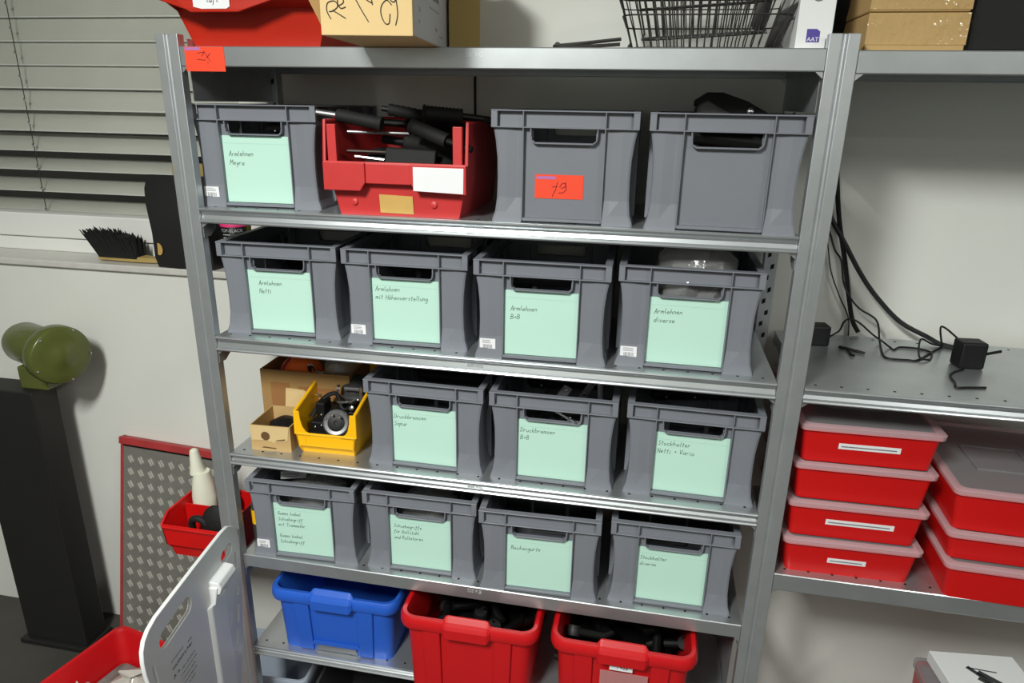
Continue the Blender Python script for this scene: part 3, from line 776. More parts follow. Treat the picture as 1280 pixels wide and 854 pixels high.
# ---------------------------------------------------------------- big nesting crates on the lowest board
def crate(mt, label, loc, rz, w=0.375, d=0.36, h=0.200, notch=False, holder=False):
    t = thing('nesting_crate', label, 'crate', loc, rz)
    def ring(x, y0, y1, z, r=0.03, n=5):
        y0, y1 = (y0, y1) if y0 < 0.02 else (y0-0.005, y1+0.005)
        return [(p[0], p[1], z) for p in rounded(-x, x, y0, y1, r, n)]
    W = w/2
    m = MB(); m.use(mt)
    b = 0.028
    rings = [ring(W-b-0.004, 0.03, d-0.03, 0.004, 0.02), ring(W-b, 0.026, d-0.026, 0.0, 0.022), ring(W-0.018, 0.014, d-0.014, h-0.036, 0.03),
             ring(W-0.004, 0.002, d-0.002, h-0.034, 0.036), ring(W, 0, d, h-0.026, 0.04), ring(W-0.001, 0.001, d-0.001, h-0.008, 0.04), ring(W-0.006, 0.006, d-0.006, h, 0.036),
             ring(W-0.015, 0.015, d-0.015, h-0.001, 0.03), ring(W-0.019, 0.019, d-0.019, h-0.010, 0.028), ring(W-b-0.002, 0.030, d-0.030, 0.006, 0.02)]
    m.loft(rings, True, True)
    m.build('body', None, t, smooth=True, angle=50)
    # pulled-down grip in the middle of the front rim, with the rib panel below it
    m = MB(); m.use(mt)
    g = 0.062
    pf = [(0.018, h+0.013), (0.013, h+0.013), (0.004, h+0.001), (-0.005, h-0.004), (-0.009, h-0.012), (-0.009, h-0.040), (-0.005, h-0.043), (0.004, h-0.03), (0.014, h-0.006)]
    m.loft([[(x, y if 0.2 < abs(x/g) < 1.01 else y, z) for y, z in ([(yy*k+0.005*(1-k), h-0.012+(zz-h+0.012)*k) for yy, zz in pf])] for x, k in ((-g, 0.55), (-g+0.008, 0.95), (-g+0.014, 1), (g-0.014, 1), (g-0.008, 0.95), (g, 0.55))], True, True)
    m.build('grip', None, t, bevel=0.0035)
    for s in (-1, 1):
        m = MB(); m.use(mt)
        m.plate([(s*0.070, 0.0135, h-0.034), (s*0.115, 0.0135, h-0.034), (s*0.108, 0.0215, 0.002), (s*0.068, 0.0215, 0.002)], (0, -0.0075, 0))
        m.build('front_rib', None, t, bevel=0.003)
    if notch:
        m = MB(); m.use(mt)
        m.plate([(-0.065, 0.019, 0.035), (0.065, 0.019, 0.035), (0.075, 0.019, 0.02), (-0.075, 0.019, 0.02)], (0, -0.006, 0.004))
        m.build('foot_arch', None, t, bevel=0.002)
        m = MB(); m.use(DULLSTEEL); m.plate([(-0.062, 0.0195, 0.002), (0.062, 0.0195, 0.002), (0.055, 0.0175, 0.024), (-0.055, 0.0175, 0.024)], (0, -0.0012, 0)); o = m.build('painted_foot_recess', None, t); o['label'] = 'grey plate painted as the shaded opening under the arch'  # flat plate; dull grey stands in for the shaded board seen under the arch
    if holder:
        m = MB(); m.use(STICK); m.box(-0.028, 0.027, 0.003, 0.0042, h-0.063, h-0.040)
        m.use(PRINT); M = facing(-0.028, 0.003, h-0.063); handwrite(m, '1 488', 0.016, 0.006, 0.005, 0.0016, M)
        m.build('sticker', None, t)
        m = MB(); m.use(mat('clear_pocket', (210, 150, 150), 0.25, alpha=0.55)); m.plate([(-0.05, 0.0125, h-0.15), (0.065, 0.0125, h-0.15), (0.065, 0.0085, h-0.072), (-0.05, 0.0085, h-0.072)], (0, -0.001, 0))
        o = m.build('label_pocket', None, t); o['label'] = 'clear label pocket'
    return t
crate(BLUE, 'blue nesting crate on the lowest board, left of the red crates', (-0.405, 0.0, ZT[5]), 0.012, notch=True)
crate(RED, 'left red nesting crate on the lowest board, beside the blue crate', (-0.008, -0.075, ZT[5]), 0.004, w=0.362, d=0.40, h=0.242)
crate(RED, 'right red nesting crate on the lowest board with a small white sticker', (0.377, -0.075, ZT[5]), -0.006, w=0.355, d=0.40, h=0.242, holder=True)

def lever(name, label, loc, rot, group, s=1.0):
    t = thing(name, label, 'brake part', loc, group=group, rot=rot)
    m = MB(); m.use(PARTBLK); m.tube([(-0.05*s, 0, 0), (0.04*s, 0, 0), (0.06*s, 0.012*s, 0.008*s)], [0.011*s, 0.012*s, 0.008*s], 10); m.build('arm', None, t, smooth=True)
    m = MB(); m.use(PARTGRY); m.lathe([(0.02*s, -0.012*s), (0.022*s, 0), (0.018*s, 0.014*s)], (-0.045*s, 0, 0), (0, 0.4, 1), 14); m.build('clamp', None, t, smooth=True, angle=40)
    m = MB(); m.use(CHROME); m.lathe([(0.0055*s, 0), (0.0055*s, 0.004*s), (0.002*s, 0.006*s)], (-0.045*s, -0.005*s, 0.014*s), (0, -0.4, 1), 8); m.build('bolt', None, t, smooth=True)
    return t
rnd = random.Random(11)
for cx, lab, g in ((-0.008, 'black lever part heaped in the left red crate', 'black lever parts in the left red crate'), (0.377, 'black lever part heaped in the right red crate', 'black lever parts in the right red crate')):
    first = None
    for i in range(15):
        loc = (cx + (-0.12 + 0.24*((i*7 % 15)/14)), 0.0 + 0.05*(i % 5), ZT[5] + 0.110 + 0.024*(i//5) + 0.012*(i % 5))
        rot = (rnd.uniform(-.5, .5), rnd.uniform(-.4, .4), rnd.uniform(0, 6.2))
        if first is None:
            first = lever('brake_lever', lab, loc, rot, g)
        else:
            c = copy_tree(first); c.location = loc; c.rotation_euler = rot
    m = MB(); m.use(PARTBLK); m.loft([[(cx+x*s, 0.125+y*s, ZT[5]+z) for x, y in rounded(-0.128, 0.128, -0.14, 0.14, 0.02, 3)] for s, z in ((0.93, 0.01), (1.0, 0.10), (0.9, 0.115))], True, True)
    tag(m.build('brake_parts', None, None, smooth=True), lab.replace('lever part heaped', 'small parts massed at the bottom')+', too many to count', 'parts', kind='stuff')

# ---------------------------------------------------------------- red lidded boxes on the right rack
def lidded(label, x, y, z, rz, w=0.288, d=0.36, h=0.0912, slip=None, top=False, group=None):
    t = thing('lidded_box', label, 'lidded box', (x, y, z), rz, group=group)
    W = w/2
    def ring(i, z, r=0.02): return [(p[0], p[1], z) for p in rounded(-W+i, W-i, i, d-i, r*0.65, 4)]
    m = MB(); m.use(REDLID)
    m.loft([ring(0.014, 0.002, 0.02), ring(0.0125, 0.0, 0.02), ring(0.005, h-0.016), ring(0.001, h-0.0155), ring(0.001, h-0.012), ring(0.007, h-0.012), ring(0.0145, 0.004)], True, True)
    m.build('tub', None, t, smooth=True, angle=40)
    m = MB(); m.use(LIDPINK)
    m.loft([ring(-0.003, h-0.0125, 0.022), ring(-0.004, h-0.002, 0.022), ring(-0.001, h, 0.022), ring(0.012, h, 0.02), ring(0.014, h-0.003, 0.018), ring(0.014, h-0.0105, 0.018), ring(0.0, h-0.0112, 0.02)], False, False)
    o = m.build('lid', None, t, smooth=True, angle=40); o['label'] = 'translucent clear lid'
    m = MB(); m.use(LIDTOP); m.plate(ring(0.0145, h-0.0042, 0.018), (0, 0, 0.0012))
    m.box(-0.07, 0.055, 0.11, 0.114, h-0.003, h+0.0004); m.box(-0.07, 0.055, 0.23, 0.234, h-0.003, h+0.0004); m.box(-0.07, -0.066, 0.114, 0.23, h-0.003, h+0.0004); m.box(0.051, 0.055, 0.114, 0.23, h-0.003, h+0.0004)
    m.build('lid_panel', None, o)
    if slip:
        x0, x1, z0, zz1, tilt = slip
        m = MB(); m.use(STICK)
        def yy(z): return 0.0125 - (0.0075)*(z/(h-0.016)) - 0.0006
        m.plate([(x0, yy(z0), z0), (x1, yy(z0), z0+tilt), (x1, yy(zz1), zz1+tilt), (x0, yy(zz1), zz1)], (0, -0.0005, 0))
        M = facing(x0, yy(zz1)-0.0007, z0)
        m.use(PRINT); r2 = random.Random(int(abs(x0*1000))); xx = 0.006; hh = (zz1-z0)
        while xx < x1-x0-0.008:
            wq = r2.uniform(0.002, 0.008); m.ribbon([(xx, hh*0.5+tilt*xx/(x1-x0)), (xx+wq, hh*0.5+tilt*(xx+wq)/(x1-x0))], 0.0025, M, 0.0002); xx += wq+0.0018
        o = m.build('label_strip', None, t); o['label'] = 'white printed label strip'
    return t
LB = 'red boxes with clear lids on the right rack'
zr = 0.624
lidded('red lidded box at the bottom of the four-box stack', 0.862, 0.012, zr, 0.02, slip=(-0.046, 0.036, 0.033, 0.046, 0.0), group=LB)
lidded('red lidded box second from the bottom of the four-box stack, long white strip', 0.860, 0.020, zr+0.0915, 0.015, slip=(-0.060, 0.083, 0.035, 0.049, 0.0), group=LB)
lidded('red lidded box without a label strip, third from the bottom of the four-box stack', 0.862, 0.026, zr+0.183, 0.012, group=LB)
lidded('topmost red lidded box of the four-box stack, under the middle board', 0.863, 0.030, zr+0.2745, 0.02, slip=(-0.062, 0.064, 0.036, 0.050, 0.0), group=LB)
lidded('bottom red lidded box of the three-box stack on the right', 1.190, -0.018, zr, -0.03, group=LB)
lidded('middle red lidded box of the three-box stack on the right', 1.184, -0.006, zr+0.0915, -0.03, h=0.0700, group=LB)
lidded('top red lidded box of the three-box stack on the right, large clear lid', 1.180, -0.004, zr+0.1618, -0.04, h=0.1000, group=LB)

# ---------------------------------------------------------------- cartons on the fourth board
def open_carton(t, w, d, h, mt, th=0.003):
    m = MB(); m.use(mt); W = w/2
    m.loft([[(p[0], p[1], z) for p in ((-W+i, i), (W-i, i), (W-i, d-i), (-W+i, d-i))] for i, z in ((0, 0), (0, h), (th, h), (th, th))], True, True)
    return m.build('carton_body', None, t)
t = thing('cardboard_box', 'tall brown cardboard box with orange cloth inside, at the back of the fourth board', 'cardboard box', (-0.515, 0.165, ZT[3]), 0.02)
open_carton(t, 0.255, 0.225, 0.170, CARTON_D)
m = MB(); m.use(mat('cardboard_print_brown', (150, 104, 60), 0.85)); m.box(-0.02, 0.1, -0.0006, 0.0, 0.10, 0.128); m.box(-0.10, -0.045, -0.0006, 0.0, 0.02, 0.135); m.build('printed_panel', None, t)
t = thing('safety_vest', 'crumpled orange cloth lying in the tall brown cardboard box', 'cloth', (-0.556, 0.232, ZT[3]+0.130))
m = MB(); m.use(ORANGEF); rnd = random.Random(5)
m.loft([[((0.062*s+rnd.uniform(-.006, .006))*math.cos(a)+dx, 0.05*s*math.sin(a), z) for a in [2*math.pi*k/14 for k in range(14)]] for s, z, dx in ((0.9, -0.11, 0), (1.1, 0.0, 0), (1.0, 0.028, 0.0), (0.75, 0.052, 0.004), (0.3, 0.060, 0.004))], True, True)
m.build('cloth', None, t, smooth=True, sub=1)
m = MB(); m.use(REDSTEEL); m.tube(spline([(-0.035, -0.055, 0.0), (-0.032, -0.048, 0.035), (-0.02, -0.02, 0.062), (-0.016, 0.0, 0.066)], 4), 0.004, 6); m.build('strap', None, t, smooth=True)
t = thing('buckle', 'small black and chrome buckle by the orange cloth in the tall cardboard box', 'buckle', (-0.512, 0.205, ZT[3]+0.165))
m = MB(); m.use(BLACK); m.box(-0.014, 0.0, -0.006, 0.006, -0.04, 0.008); m.build('strap_end', None, t, bevel=0.002)
m = MB(); m.use(CHROME); m.tube(spline([(-0.007, -0.005, -0.01), (-0.007, -0.007, 0.012), (0.006, -0.007, 0.014), (0.012, -0.004, -0.004), (0.035, 0.0, -0.008)], 4), 0.003, 8); m.build('clip', None, t, smooth=True)
t = thing('plastic_bag', 'pale clear plastic bag at the right of the tall cardboard box', 'bag', (-0.448, 0.25, ZT[3]+0.05))
m = MB(); m.use(CLEAR); rnd = random.Random(8)
m.loft([[((0.05*s+rnd.uniform(-.006, .006))*math.cos(a), (0.055*s+rnd.uniform(-.006, .006))*math.sin(a), z) for a in [2*math.pi*k/14 for k in range(14)]] for s, z in ((0.8, -0.04), (1.0, 0.03), (1.0, 0.10), (0.85, 0.14), (0.3, 0.155))], True, True)
m.build('film', None, t, smooth=True, sub=1)
t = thing('cardboard_box', 'small light cardboard box with a punched thumb hole beside the yellow bin', 'cardboard box', (-0.551, 0.032, ZT[3]), 0.05)
open_carton(t, 0.108, 0.125, 0.070, CARTON)
m = MB(); m.use(CARTON_L); m.plate([(-0.052, -0.0014, 0.028), (-0.010, -0.0014, 0.030), (0.010, -0.0014, 0.024), (0.030, -0.0014, 0.030), (0.046, -0.0014, 0.032), (0.052, -0.0014, 0.069), (-0.053, -0.0014, 0.070)], (0, 0.0012, 0)); m.build('front_flap', None, t)
m = MB(); m.use(mat('punched_hole_brown', (100, 70, 40), 0.9)); m.lathe([(0.012, 0), (0.012, 0.0005)], (-0.013, -0.0016, 0.042), (0, -1, 0), 16)
m.plate([(-0.026, -0.0004, 0.008), (0.014, -0.0004, 0.006), (0.012, -0.0004, 0.009), (-0.02, -0.0004, 0.011)], (0, -0.0006, 0)); m.plate([(0.012, -0.0018, 0.029), (0.040, -0.0018, 0.034), (0.040, -0.0018, 0.037), (0.02, -0.0018, 0.033)], (0, -0.0006, 0)); m.build('punched_hole', None, t)
m = MB(); m.use(CARTON_L); m.plate([(-0.02, 0.1235, 0.02), (0.052, 0.1235, 0.02), (0.054, 0.131, 0.118), (-0.012, 0.129, 0.122)], (0, 0.002, 0)); m.build('back_flap', None, t)
m = MB(); m.use(BLACK); m.loft([[(0.045*s*math.cos(a)-0.545, 0.04*s*math.sin(a)+0.10, z) for a in [2*math.pi*k/10 for k in range(10)]] for s, z in ((1, ZT[3]+0.004), (0.95, ZT[3]+0.05), (0.4, ZT[3]+0.064))], True, True)
tag(m.build('small_parts', None, None, smooth=True), 'dark small parts lying in the small light cardboard box', 'parts', kind='stuff')

# ---------------------------------------------------------------- on the top board
t = thing('cardboard_box', 'tan cardboard box with large pen writing, jutting out over the top board edge', 'cardboard box', (-0.130, -0.236, ZT[0]), R(6.5))
W = 0.0785
m = MB(); m.use(CARTON_L); m.box(-W, W, 0, 0.56, 0.0003, 0.21); m.build('carton_body', None, t, bevel=0.0015)
m = MB(); m.use(mat('grey_printed_card', (206, 206, 208), 0.7)); m.box(W, W+0.0012, 0.006, 0.555, 0.002, 0.208)
o = m.build('shipping_label', None, t); o['label'] = 'large pale shipping label on the side'
m = MB(); m.use(PRINT)
M = Matrix.Translation((W+0.0013, 0, 0)) @ Matrix.Rotation(R(90), 4, 'Z') @ Matrix.Rotation(R(90), 4, 'X')
for a, b, w_ in (((0.02, 0.075), (0.10, 0.068), .0012), ((0.14, 0.062), (0.24, 0.060), .0015), ((0.05, 0.050), (0.055, 0.045), .004), ((0.045, 0.03), (0.05, 0.026), .003), ((0.20, 0.03), (0.21, 0.027), .005), ((0.24, 0.02), (0.27, 0.018), .002), ((0.17, 0.082), (0.20, 0.080), .008), ((0.21, 0.082), (0.235, 0.080), .008)):
    m.ribbon([a, b], w_, M, 0.0002)
m.build('print', None, o)
m = MB(); m.use(DARKINK)
M = facing(-W, -0.0004, 0)
def cp(pts):   # pen strokes in millimetres from the lower left corner of the carton front
    return [(x*0.001, y*0.001) for x, y in pts]
for st in ([(18, 26), (12, 38), (14, 50), (26, 53), (31, 45), (22, 38), (16, 37)], [(22, 39), (43, 27)], [(33, 46), (41, 51), (39, 58), (33, 60), (31, 50), (36, 42), (44, 44)],
           [(56, 60), (58, 62), (72, 38), (82, 22)], [(56, 60), (68, 63), (82, 54), (90, 50)], [(86, 72), (90, 48)],
           [(122, 48), (114, 55), (105, 46), (104, 33), (110, 20), (117, 20), (119, 34)], [(131, 72), (124, 68), (120, 57), (126, 52), (131, 60), (131, 72)], [(130, 56), (132, 34), (128, 17)]):
    m.ribbon([tuple(p) for p in spline([(x, y, 0) for x, y in cp(st)], 4)] if False else [(p.x, p.y) for p in spline([(x, y, 0) for x, y in cp(st)], 4)], 0.0016, M)
m.build('handwriting', None, t)
m = MB(); m.use(CARTON_D); m.plate([(-W, 0.03, 0.2), (-W, 0.02, 0.004), (-W-0.012, 0.02, 0.03), (-W-0.055, 0.03, 0.11), (-W-0.06, 0.03, 0.2)], (0, 0.003, 0)); m.build('side_flap', None, t)
t = thing('cardboard_box', 'plain olive-brown cardboard box standing behind the written tan box', 'cardboard box', (-0.046, 0.10, ZT[0]), R(16))
m = MB(); m.use(mat('cardboard_olive', (176, 150, 92), 0.85, noise=(7, .05))); m.box(-0.036, 0.029, 0, 0.15, 0.0003, 0.22); m.build('carton_body', None, t, bevel=0.0015)
m = MB(); m.use(TAPE); m.box(-0.036, 0.029, -0.0006, 0, 0.15, 0.20); m.build('packing_tape', None, t)

def wire_basket(t, w, d, h, flare, r=0.0014, n=19, nl=20):
    W, Wb = w/2, w/2-flare
    def rect(x, y0, y1, z): return [(p[0], p[1], z) for p in rounded(-x, x, y0, y1, 0.03, 4)]
    m = MB(); m.use(WIREM)
    def loop(x, y0, y1, z, rr):
        q = rect(x, y0, y1, z); m.tube(q+[q[0]], rr, 6)
    loop(W, 0, d, h, r*1.8); loop(W-0.002, 0.002, d-0.002, h-0.02, r)
    loop(Wb+flare*0.55, flare*0.55*0.6, d-flare*0.3, h*0.5, r*1.2); loop(Wb, flare*.7, d-flare*.7, r*1.5, r*1.6)
    m.build('rim_wires', None, t, smooth=True)
    m = MB(); m.use(WIREM)
    y0 = flare*.7
    for i in range(n):
        x = -Wb + 0.012 + (2*Wb-0.024)*i/(n-1); xt = x*W/Wb
        m.tube(spline([(xt, 0, h), (xt, 0.002, h-0.02), (x, y0, 0.012), (x, y0+0.012, 0.0016), (x, d-y0-0.012, 0.0016), (x, d-y0, 0.012), (xt, d, h)], 2), r, 5)
    for i in range(nl):
        y = y0 + 0.012 + (d-2*y0-0.024)*i/(nl-1); yt = d*((i+0.5)/nl)
        m.tube(spline([(-W, yt, h), (-Wb, y, 0.012), (-Wb+0.012, y, 0.0034), (Wb-0.012, y, 0.0034), (Wb, y, 0.012), (W, yt, h)], 2), r, 5)
    m.build('wire_mesh', None, t, smooth=True)
t = thing('wire_basket', 'lower black wire basket standing on the top board', 'wire basket', (0.437, 0.03, ZT[0]+0.001), 0.01, group='nested wire baskets')
wire_basket(t, 0.345, 0.29, 0.120, 0.032)
t = thing('wire_basket', 'smaller black wire basket nested tilted inside the lower wire basket', 'wire basket', (0.437, 0.062, ZT[0]+0.022), 0.0, group='nested wire baskets', rot=(0.10, -0.06, 0.03))
wire_basket(t, 0.262, 0.21, 0.115, 0.018, n=14, nl=15)
t = thing('wire_loop', 'flat black wire loop lying on the top board left of the wire baskets', 'wire handle', (0.150, 0.02, ZT[0]+0.004))
m = MB(); m.use(WIREM); m.tube(spline([(0.128, 0.045, 0.016), (0.06, 0.045, 0.009), (0.006, 0.045, 0.004), (0.0, 0.03, 0.002), (0.006, 0.012, 0.0), (0.06, 0.012, 0.0), (0.128, 0.012, 0.004)], 4), 0.0034, 8); m.build('loop', None, t, smooth=True)
m = MB(); m.use(WIREM); m.lathe([(0.006, -0.006), (0.006, 0.006)], (0.003, 0.04, 0.004), (0, 1, 0), 10); m.build('end_eye', None, t, smooth=True)

t = thing('product_carton', 'narrow white carton with a small purple square logo by the right post', 'carton', (0.629, 0.03, ZT[0]), 0.0)
m = MB(); m.use(WHITEBOX); m.box(-0.031, 0.031, 0, 0.24, 0.0003, 0.25); m.build('carton_body', None, t, bevel=0.001)
m = MB(); m.use(PURPLE); m.plate([(-0.013, -0.0003, 0.012), (0.010, -0.0003, 0.012), (0.010, -0.0003, 0.030), (0.004, -0.0003, 0.0345), (-0.013, -0.0003, 0.0345)], (0, -0.0005, 0))
m.use(WHITEBOX); m.addmesh(text_mesh('AAT', 0.0105, 0.0002), facing(-0.0015, -0.0010, 0.0165)); m.build('logo', None, t)
m = MB(); m.use(PRINT); m.lathe([(0.012, 0), (0.012, 0.0006)], (0.0, 0, 0.092), (0, -1, 0), 20); m.build('printed_dot', None, t)
t = thing('rolled_bag', 'dark rounded bag behind the right post on the right rack top board', 'bag', (0.765, 0.27, 1.735))
m = MB(); m.use(BLACKR); m.loft([[(0.09*s*math.cos(a), 0.1*s*math.sin(a), z) for a in [2*math.pi*k/20 for k in range(20)]] for s, z in ((0.35, 0.0), (0.55, 0.02), (0.85, 0.07), (1.0, 0.12), (0.9, 0.18), (0.5, 0.22))], True, True); m.build('bag_body', None, t, smooth=True, sub=1)
m = MB(); m.use(DKGREY); m.tube(spline([(-0.06, -0.06, 0.2), (-0.03, -0.08, 0.25), (0.03, -0.08, 0.25), (0.06, -0.06, 0.2)], 4), 0.006, 8); m.build('carry_strap', None, t, smooth=True)
for i, (z0, lb) in enumerate(((0.0, 'lower brown cardboard box under shiny clear tape, on the right rack top board'), (0.0665, 'upper brown cardboard box under shiny clear tape, on the right rack top board'))):
    t = thing('cardboard_box', lb, 'cardboard box', (0.806, 0.045, 1.7345+z0), 0.01+0.01*i, group='taped cardboard boxes')
    m = MB(); m.use(CARTON); m.box(-0.084, 0.084, 0, 0.30, 0.0004, 0.0660); m.build('carton_body', None, t, bevel=0.003)
    m = MB(); m.use(CARTONTAPE); m.box(-0.0848, 0.0848, -0.0012, 0.0, 0.012 if i == 0 else 0.004, 0.0655); m.box(-0.0848, 0.0848, -0.0012, 0.301, 0.0652, 0.0662) if i else None; m.build('clear_tape', None, t, bevel=0.0004)
t = thing('black_case', 'black case standing right of the taped cardboard boxes', 'case', (0.955, 0.08, 1.7345))
m = MB(); m.use(BLACK); m.box(-0.055, 0.055, 0, 0.25, 0, 0.20); m.build('case_body', None, t, bevel=0.008)
m = MB(); m.use(DKGREY); m.tube(spline([(-0.03, -0.002, 0.13), (-0.025, -0.02, 0.13), (0.025, -0.02, 0.13), (0.03, -0.002, 0.13)], 4), 0.004, 8); m.build('handle', None, t, smooth=True)

# ---------------------------------------------------------------- cables and adapters on the right rack
def cable(label, pts, r, cat='cable', group=None, k=6):
    m = MB(); m.use(BLACK); m.tube(spline(pts, k), r, 8)
    return tag(m.build('cable', None, None, smooth=True), label, cat, group)
cable('thick black cable hanging down the wall nearest the right post', [(0.79, 0.437, 1.56), (0.806, .43, 1.456), (.826, .43, 1.363), (.855, .43, 1.263), (.876, .43, 1.181), (.895, .43, 1.118), (.91, .415, 1.0905)], 0.0058)
cable('thick black cable slanting down the wall to the right', [(0.76, 0.437, 1.45), (.803, .43, 1.378), (.84, .42, 1.321), (.886, .41, 1.249), (.931, .40, 1.192), (.994, .39, 1.133), (1.057, .375, 1.103), (1.09, .36, 1.0895), (1.14, .33, 1.0890)], 0.0058)
cable('thin black lead running down from the post and looping over the shelf', [(0.78, 0.43, 1.37), (.805, .43, 1.342), (.822, .42, 1.30), (.839, .41, 1.275), (.85, .40, 1.224), (.866, .39, 1.191), (.893, .38, 1.162), (.934, .37, 1.137), (.945, .355, 1.09), (.927, .26, 1.0856), (.933, .232, 1.0856), (.972, .231, 1.0856), (.996, .236, 1.0856), (1.049, .306, 1.0856), (1.086, .352, 1.0856)], 0.0024)
cable('thin black lead of the left adapter curling across the shelf', [(0.818, 0.322, 1.100), (.830, .325, 1.108), (.842, .33, 1.117), (.849, .33, 1.14), (.863, .33, 1.147), (.884, .33, 1.139), (.92, .33, 1.111), (.931, .30, 1.107), (.96, .32, 1.0856), (.964, .303, 1.0856), (.985, .327, 1.0856), (1.028, .325, 1.0856), (1.045, .299, 1.0856), (1.026, .249, 1.0856), (1.002, .236, 1.0900), (1.006, .268, 1.095), (1.025, .32, 1.112), (1.054, .33, 1.099), (1.085, .348, 1.0900)], 0.0023)
cable('thin black lead arching up beside the right adapter', [(1.085, .345, 1.0870), (1.068, .335, 1.137), (1.076, .33, 1.141), (1.098, .30, 1.124), (1.092, .245, 1.127)], 0.0023)
cable('short kinked black lead hanging forward from the right adapter', [(1.075, .19, 1.087), (1.05, .17, 1.0856), (1.031, .141, 1.0856), (1.026, .102, 1.0856), (1.019, .072, 1.0856), (1.041, .076, 1.0856), (1.08, .085, 1.0856)], 0.0024)
cable('thin grey-black lead close to the wall behind the left adapter', [(0.79, 0.438, 1.36), (.807, .438, 1.312), (.826, .438, 1.241), (.855, .438, 1.179), (.888, .438, 1.117), (.896, .438, 1.04)], 0.0015)
cable('black cable hanging on the wall above the faded red bin', [(-.113, .4435, 1.75), (-.113, .4435, 1.66), (-.112, .4435, 1.55), (-.112, .4435, 1.45)], 0.0032)
t = thing('power_adapter', 'black plug-in power adapter beside the right post on the shelf', 'power adapter', (0.788, 0.315, 1.083), 0.15)
m = MB(); m.use(BLACK); m.box(-0.024, 0.024, -0.022, 0.022, 0.0, 0.050); m.build('housing', None, t, bevel=0.004)
m = MB(); m.use(BLACK); m.tube([(0.024, 0.004, 0.018), (0.036, 0.006, 0.018)], [0.0045, 0.003], 8); m.build('cable_boot', None, t, smooth=True)
t = thing('power_adapter', 'black power adapter at the far right of the shelf in a tangle of leads', 'power adapter', (1.092, 0.225, 1.083), 0.1)
m = MB(); m.use(BLACK); m.box(-0.026, 0.030, -0.022, 0.022, 0.0, 0.062); m.build('housing', None, t, bevel=0.005)
m = MB(); m.use(BLACK); m.tube([(0.034, 0, 0.03), (0.075, 0.01, 0.036)], 0.0035, 8); m.build('cable_boot', None, t, smooth=True)
t = thing('plug_tip', 'small black connector tip lying alone on the shelf', 'connector', (0.842, 0.290, 1.0868))
m = MB(); m.use(BLACK); m.tube([(-0.006, 0.0, 0.0), (0.028, -0.024, 0.0), (0.043, -0.035, 0.0)], [0.0036, 0.0036, 0.003], 8); m.build('barrel', None, t, smooth=True)
m = MB(); m.use(BLACK); m.tube([(0.012, -0.012, 0.0), (0.008, -0.055, 0.0), (0.014, -0.062, 0.0)], [0.0028, 0.003, 0.0025], 8); m.build('branch', None, t, smooth=True)

# ---------------------------------------------------------------- bottom right: red tub and white box
t = thing('lidded_box', 'red lidded box on the floor at the lower right corner', 'lidded box', (1.188, -0.07, FZ), -0.04)
m = MB(); m.use(RED)
m.loft([[(p[0], p[1], z) for p in rounded(-0.085+i, 0.20-i, i, 0.24-i, 0.02, 4)] for i, z in ((0.022, 0.002), (0.021, 0.0), (0.0, 0.56), (0.004, 0.563), (0.008, 0.56), (0.028, 0.01))], True, True)
m.build('tub', None, t, smooth=True, angle=40)
m = MB(); m.use(LIDTOP); m.loft([[(p[0], p[1], z) for p in rounded(-0.085+i, 0.20-i, i, 0.24-i, 0.02, 4)] for i, z in ((-0.004, 0.552), (-0.004, 0.566), (0.006, 0.570), (0.03, 0.570))], True, True); o = m.build('lid', None, t, smooth=True, angle=40); o['label'] = 'clear lid'
t = thing('white_carton', 'white carton with a black printed symbol at the lower right corner', 'carton', (1.147, 0.074, 0.311), R(6))
m = MB(); m.use(WHITEBOX); m.box(0.0, 0.20, -0.125, 0.09, 0, 0.03); m.build('carton_body', None, t, bevel=0.001)
m = MB(); m.use(mat('print_black', (60, 62, 64), 0.6)); M = Matrix.Translation((0.07, -0.005, 0.0302))
for st, w_ in (([(0.0, 0.045), (0.06, 0.035)], .004), ([(0.0, 0.045), (0.03, 0.0)], .012), ([(0.02, 0.03), (0.05, 0.0)], .016), ([(0.01, 0.01), (0.04, -0.02)], .012)): m.ribbon(st, w_, M, 0.0003)
m.build('printed_symbol', None, t)

# ---------------------------------------------------------------- left side: white board, crate, tread plate, grinder
A = Vector((-0.651, -0.03, 0)); Dv = Vector((0.1164, -0.9932, 0)).normalized(); Nv = Vector((0.9932, 0.1164, 0)).normalized()
t = thing('bath_board', 'white plastic board with hand slots round its edge, on edge before the left post', 'plastic board', (A.x, A.y, 0.0))   # stands on the floor
def slot(s0, z0, s1, z1, w):
    d = Vector((s1-s0, z1-z0)); L = d.length; a = math.atan2(d.y, d.x)
    q = rounded(-w/2, L+w/2, -w/2, w/2, w*0.49, 4)
    return [(s0 + x*math.cos(a) - y*math.sin(a), z0 + x*math.sin(a) + y*math.cos(a)) for x, y in q]
outl = [(0.004, 0.574), (0.03, 0.590), (0.06, 0.593), (0.20, 0.590), (0.36, 0.584), (0.39, 0.576), (0.408, 0.564), (0.419, 0.545), (0.4225, 0.52), (0.4215, 0.49), (0.416, 0.45), (0.402, 0.30), (0.385, 0.10), (0.375, -0.20), (0.366, -0.24), (0.34, -0.26), (0.17, -0.26), (0.145, -0.24), (0.13, -0.19), (0.062, 0.117), (0.017, 0.274), (-0.007, 0.413), (-0.020, 0.52), (-0.014, 0.556)]
holes = [slot(0.038, 0.528, 0.064, 0.526, 0.036), slot(0.252, 0.523, 0.344, 0.516, 0.046)]
for s0, z0, s1, z1 in ((0.009, 0.494, 0.012, 0.456), (0.018, 0.398, 0.021, 0.378), (0.029, 0.344, 0.038, 0.303), (0.047, 0.278, 0.058, 0.242), (0.072, 0.226, 0.084, 0.188), (0.094, 0.168, 0.10, 0.13)):
    holes.append(slot(s0, z0, s1, z1, 0.014))
